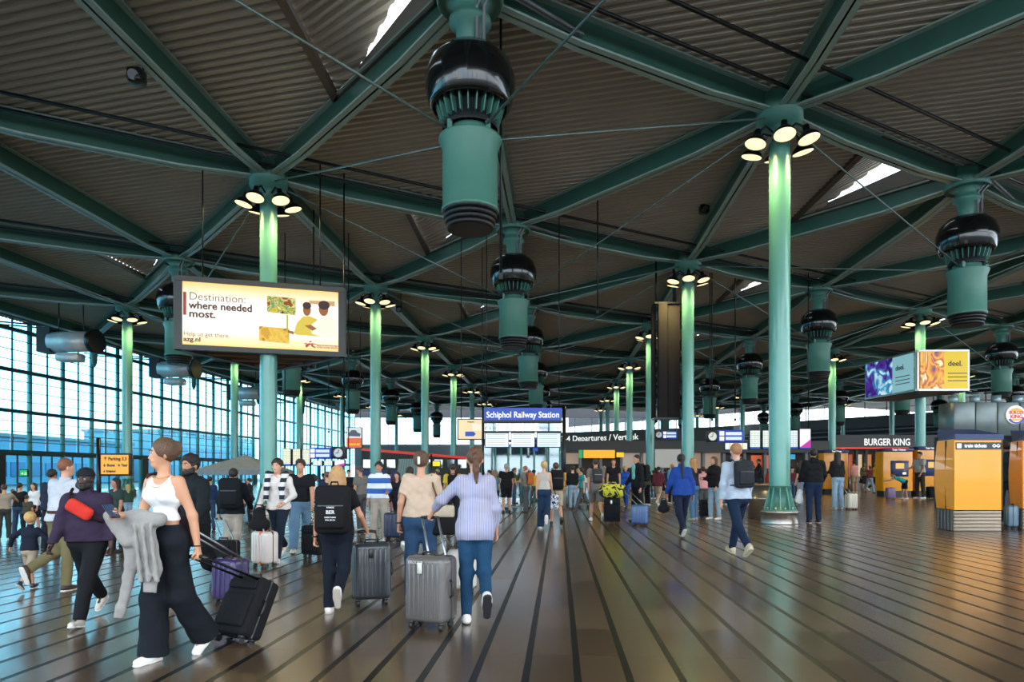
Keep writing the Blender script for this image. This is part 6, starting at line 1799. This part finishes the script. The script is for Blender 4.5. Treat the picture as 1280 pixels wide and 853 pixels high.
mid(497, 589, 662, 170, 'woman in dark top carrying a red bag behind the cream tee woman', 'walkL', ('long', '1c1c20'), ('pants', '1c1e2a'), '1c1c20', ('long', '241a16'), 'c48f74', fem=True)
suitcase(G(393, 698), R(-20), 0.38, 0.24, 0.48, '15171a', 'black soft suitcase just left of the blonde backpack woman', soft=True)
suitcase(G(493, 676), R(-10), 0.40, 0.26, 0.52, '23304c', 'navy suitcase behind the cream tee woman', ribs=4)

# --- the crowd further back: every person on their own
rng = random.Random(7)
CN = [('black', '15161a'), ('navy', '1c2842'), ('white', 'cfccc8'), ('grey', '6a6a6a'), ('olive', '4c4a34'), ('red', '9c2f2a'), ('sky blue', '5f8fb8'), ('beige', 'b5a184'),
      ('dark green', '274238'), ('mustard', 'c49a2c'), ('burgundy', '5a2430'), ('teal', '2f7f80'), ('pink', 'c08a90'), ('brown', '4c3626')]
BN = [('black trousers', 'pants', '15161a'), ('blue jeans', 'jeans', '34506e'), ('beige shorts', 'shorts', '9a8c74'), ('grey trousers', 'pants', '4c4c4e'), ('dark skirt', 'skirt', '1c1c24'), ('pale jeans', 'jeans', '7f98ac')]
HN = [('short', '17120f'), ('curly', '2a1c14'), ('long', '3a281c'), ('ponytail', '5a3c28'), ('long', 'b08c5c'), ('short', '8a8680'), ('cap', '23262c'), ('bun', '241a14')]
SK = ['c99a7c', 'b98468', '8a5a40', 'd0a288', '5a3a2a']
spots = [(436, 588, 640, 'left of the striped jumper man'), (428, 590, 636, 'behind the blonde backpack woman'), (486, 588, 645, 'right of the striped jumper man'),
 (541, 588, 640, 'between the cream tee and pinstripe women'), (548, 586, 634, 'beyond the cream tee woman'), (612, 588, 636, 'behind the pinstripe shoulder'),
 (643, 585, 630, 'behind the station glass'), (668, 587, 632, 'at the trolleys under the sign'), (716, 583, 637, 'just right of the yellow-marked pole'), (723, 586, 632, 'behind the baggage trolleys'),
 (728, 584, 641, 'left of the taupe tee man'), (733, 588, 628, 'in the queue left of centre'), (755, 583, 630, 'behind the duffel bag'), (773, 585, 628, 'left of the blue suit woman'),
 (809, 582, 632, 'right of the black jacket man'), (823, 583, 633, 'left of the royal blue jacket'), (832, 587, 626, 'beyond the royal blue jacket'), (840, 580, 630, 'by the second right column'),
 (879, 584, 640, 'between the two long-haired women'), (884, 588, 626, 'far behind the long-haired women'), (905, 583, 632, 'left of the pale blue shirt'), (942, 582, 626, 'near the steel bin'),
 (962, 586, 622, 'against the big green column'), (990, 584, 625, 'right of the big green column'), (1003, 586, 620, 'beyond the man in black hood'), (1020, 582, 616, 'at the blue-topped machine'),
 (1068, 576, 617, 'at the burger shop counter, first'), (1080, 579, 616, 'at the burger shop counter by the rail'), (1094, 578, 615, 'at the burger shop beside machines'), (1100, 580, 616, 'by the burger shop counter near the machines'),
 (16, 612, 655, 'near the glass doors at far left'), (56, 608, 652, 'under the green exit sign'), (98, 606, 650, 'behind the purple hoodie man'), (160, 606, 652, 'behind the woman in white'),
 (228, 604, 648, 'behind the bearded man'), (308, 600, 646, 'under the grey tent canopy'), (335, 596, 642, 'left of the young men'), (404, 592, 640, 'under the departure screens'),
 (416, 594, 634, 'beneath the left clock'), (363, 598, 636, 'between the two young men'), (596, 590, 632, 'under the beige map screen'), (705, 586, 629, 'by the right sign post'),
 (817, 588, 624, 'in the distance past the blue suitcase'), (899, 588, 622, 'under the right clock'), (1087, 581, 617, 'before the shop rail')]
seen = set()
for i_, (px, tp, ft, where) in enumerate(spots):
    cn, cc = CN[(i_*5+i_//3) % len(CN)]; bn, bk, bc = BN[(i_*2+i_//6) % len(BN)]; hr_ = HN[(i_*3+1) % len(HN)]
    fem = hr_[0] in ('long', 'ponytail', 'bun')
    person(px, tp, ft, rng.choice((0, 10, 40, 90, 170, 190, 270, 330, 120)), '%s in %s top and %s, %s' % ('woman' if fem else 'man', cn, bn, where),
           rng.choice(('easy', 'easy', 'walkL', 'walkR', 'stand')), (rng.choice(('tee', 'long', 'jacket')), cc), (bk, bc), rng.choice(('15161a', 'cfcac2', '4a4642')), hr_, SK[i_ % 5],
           3, fem, build=rng.choice((0.95, 1.0, 1.12)), group='travellers in the background crowd')
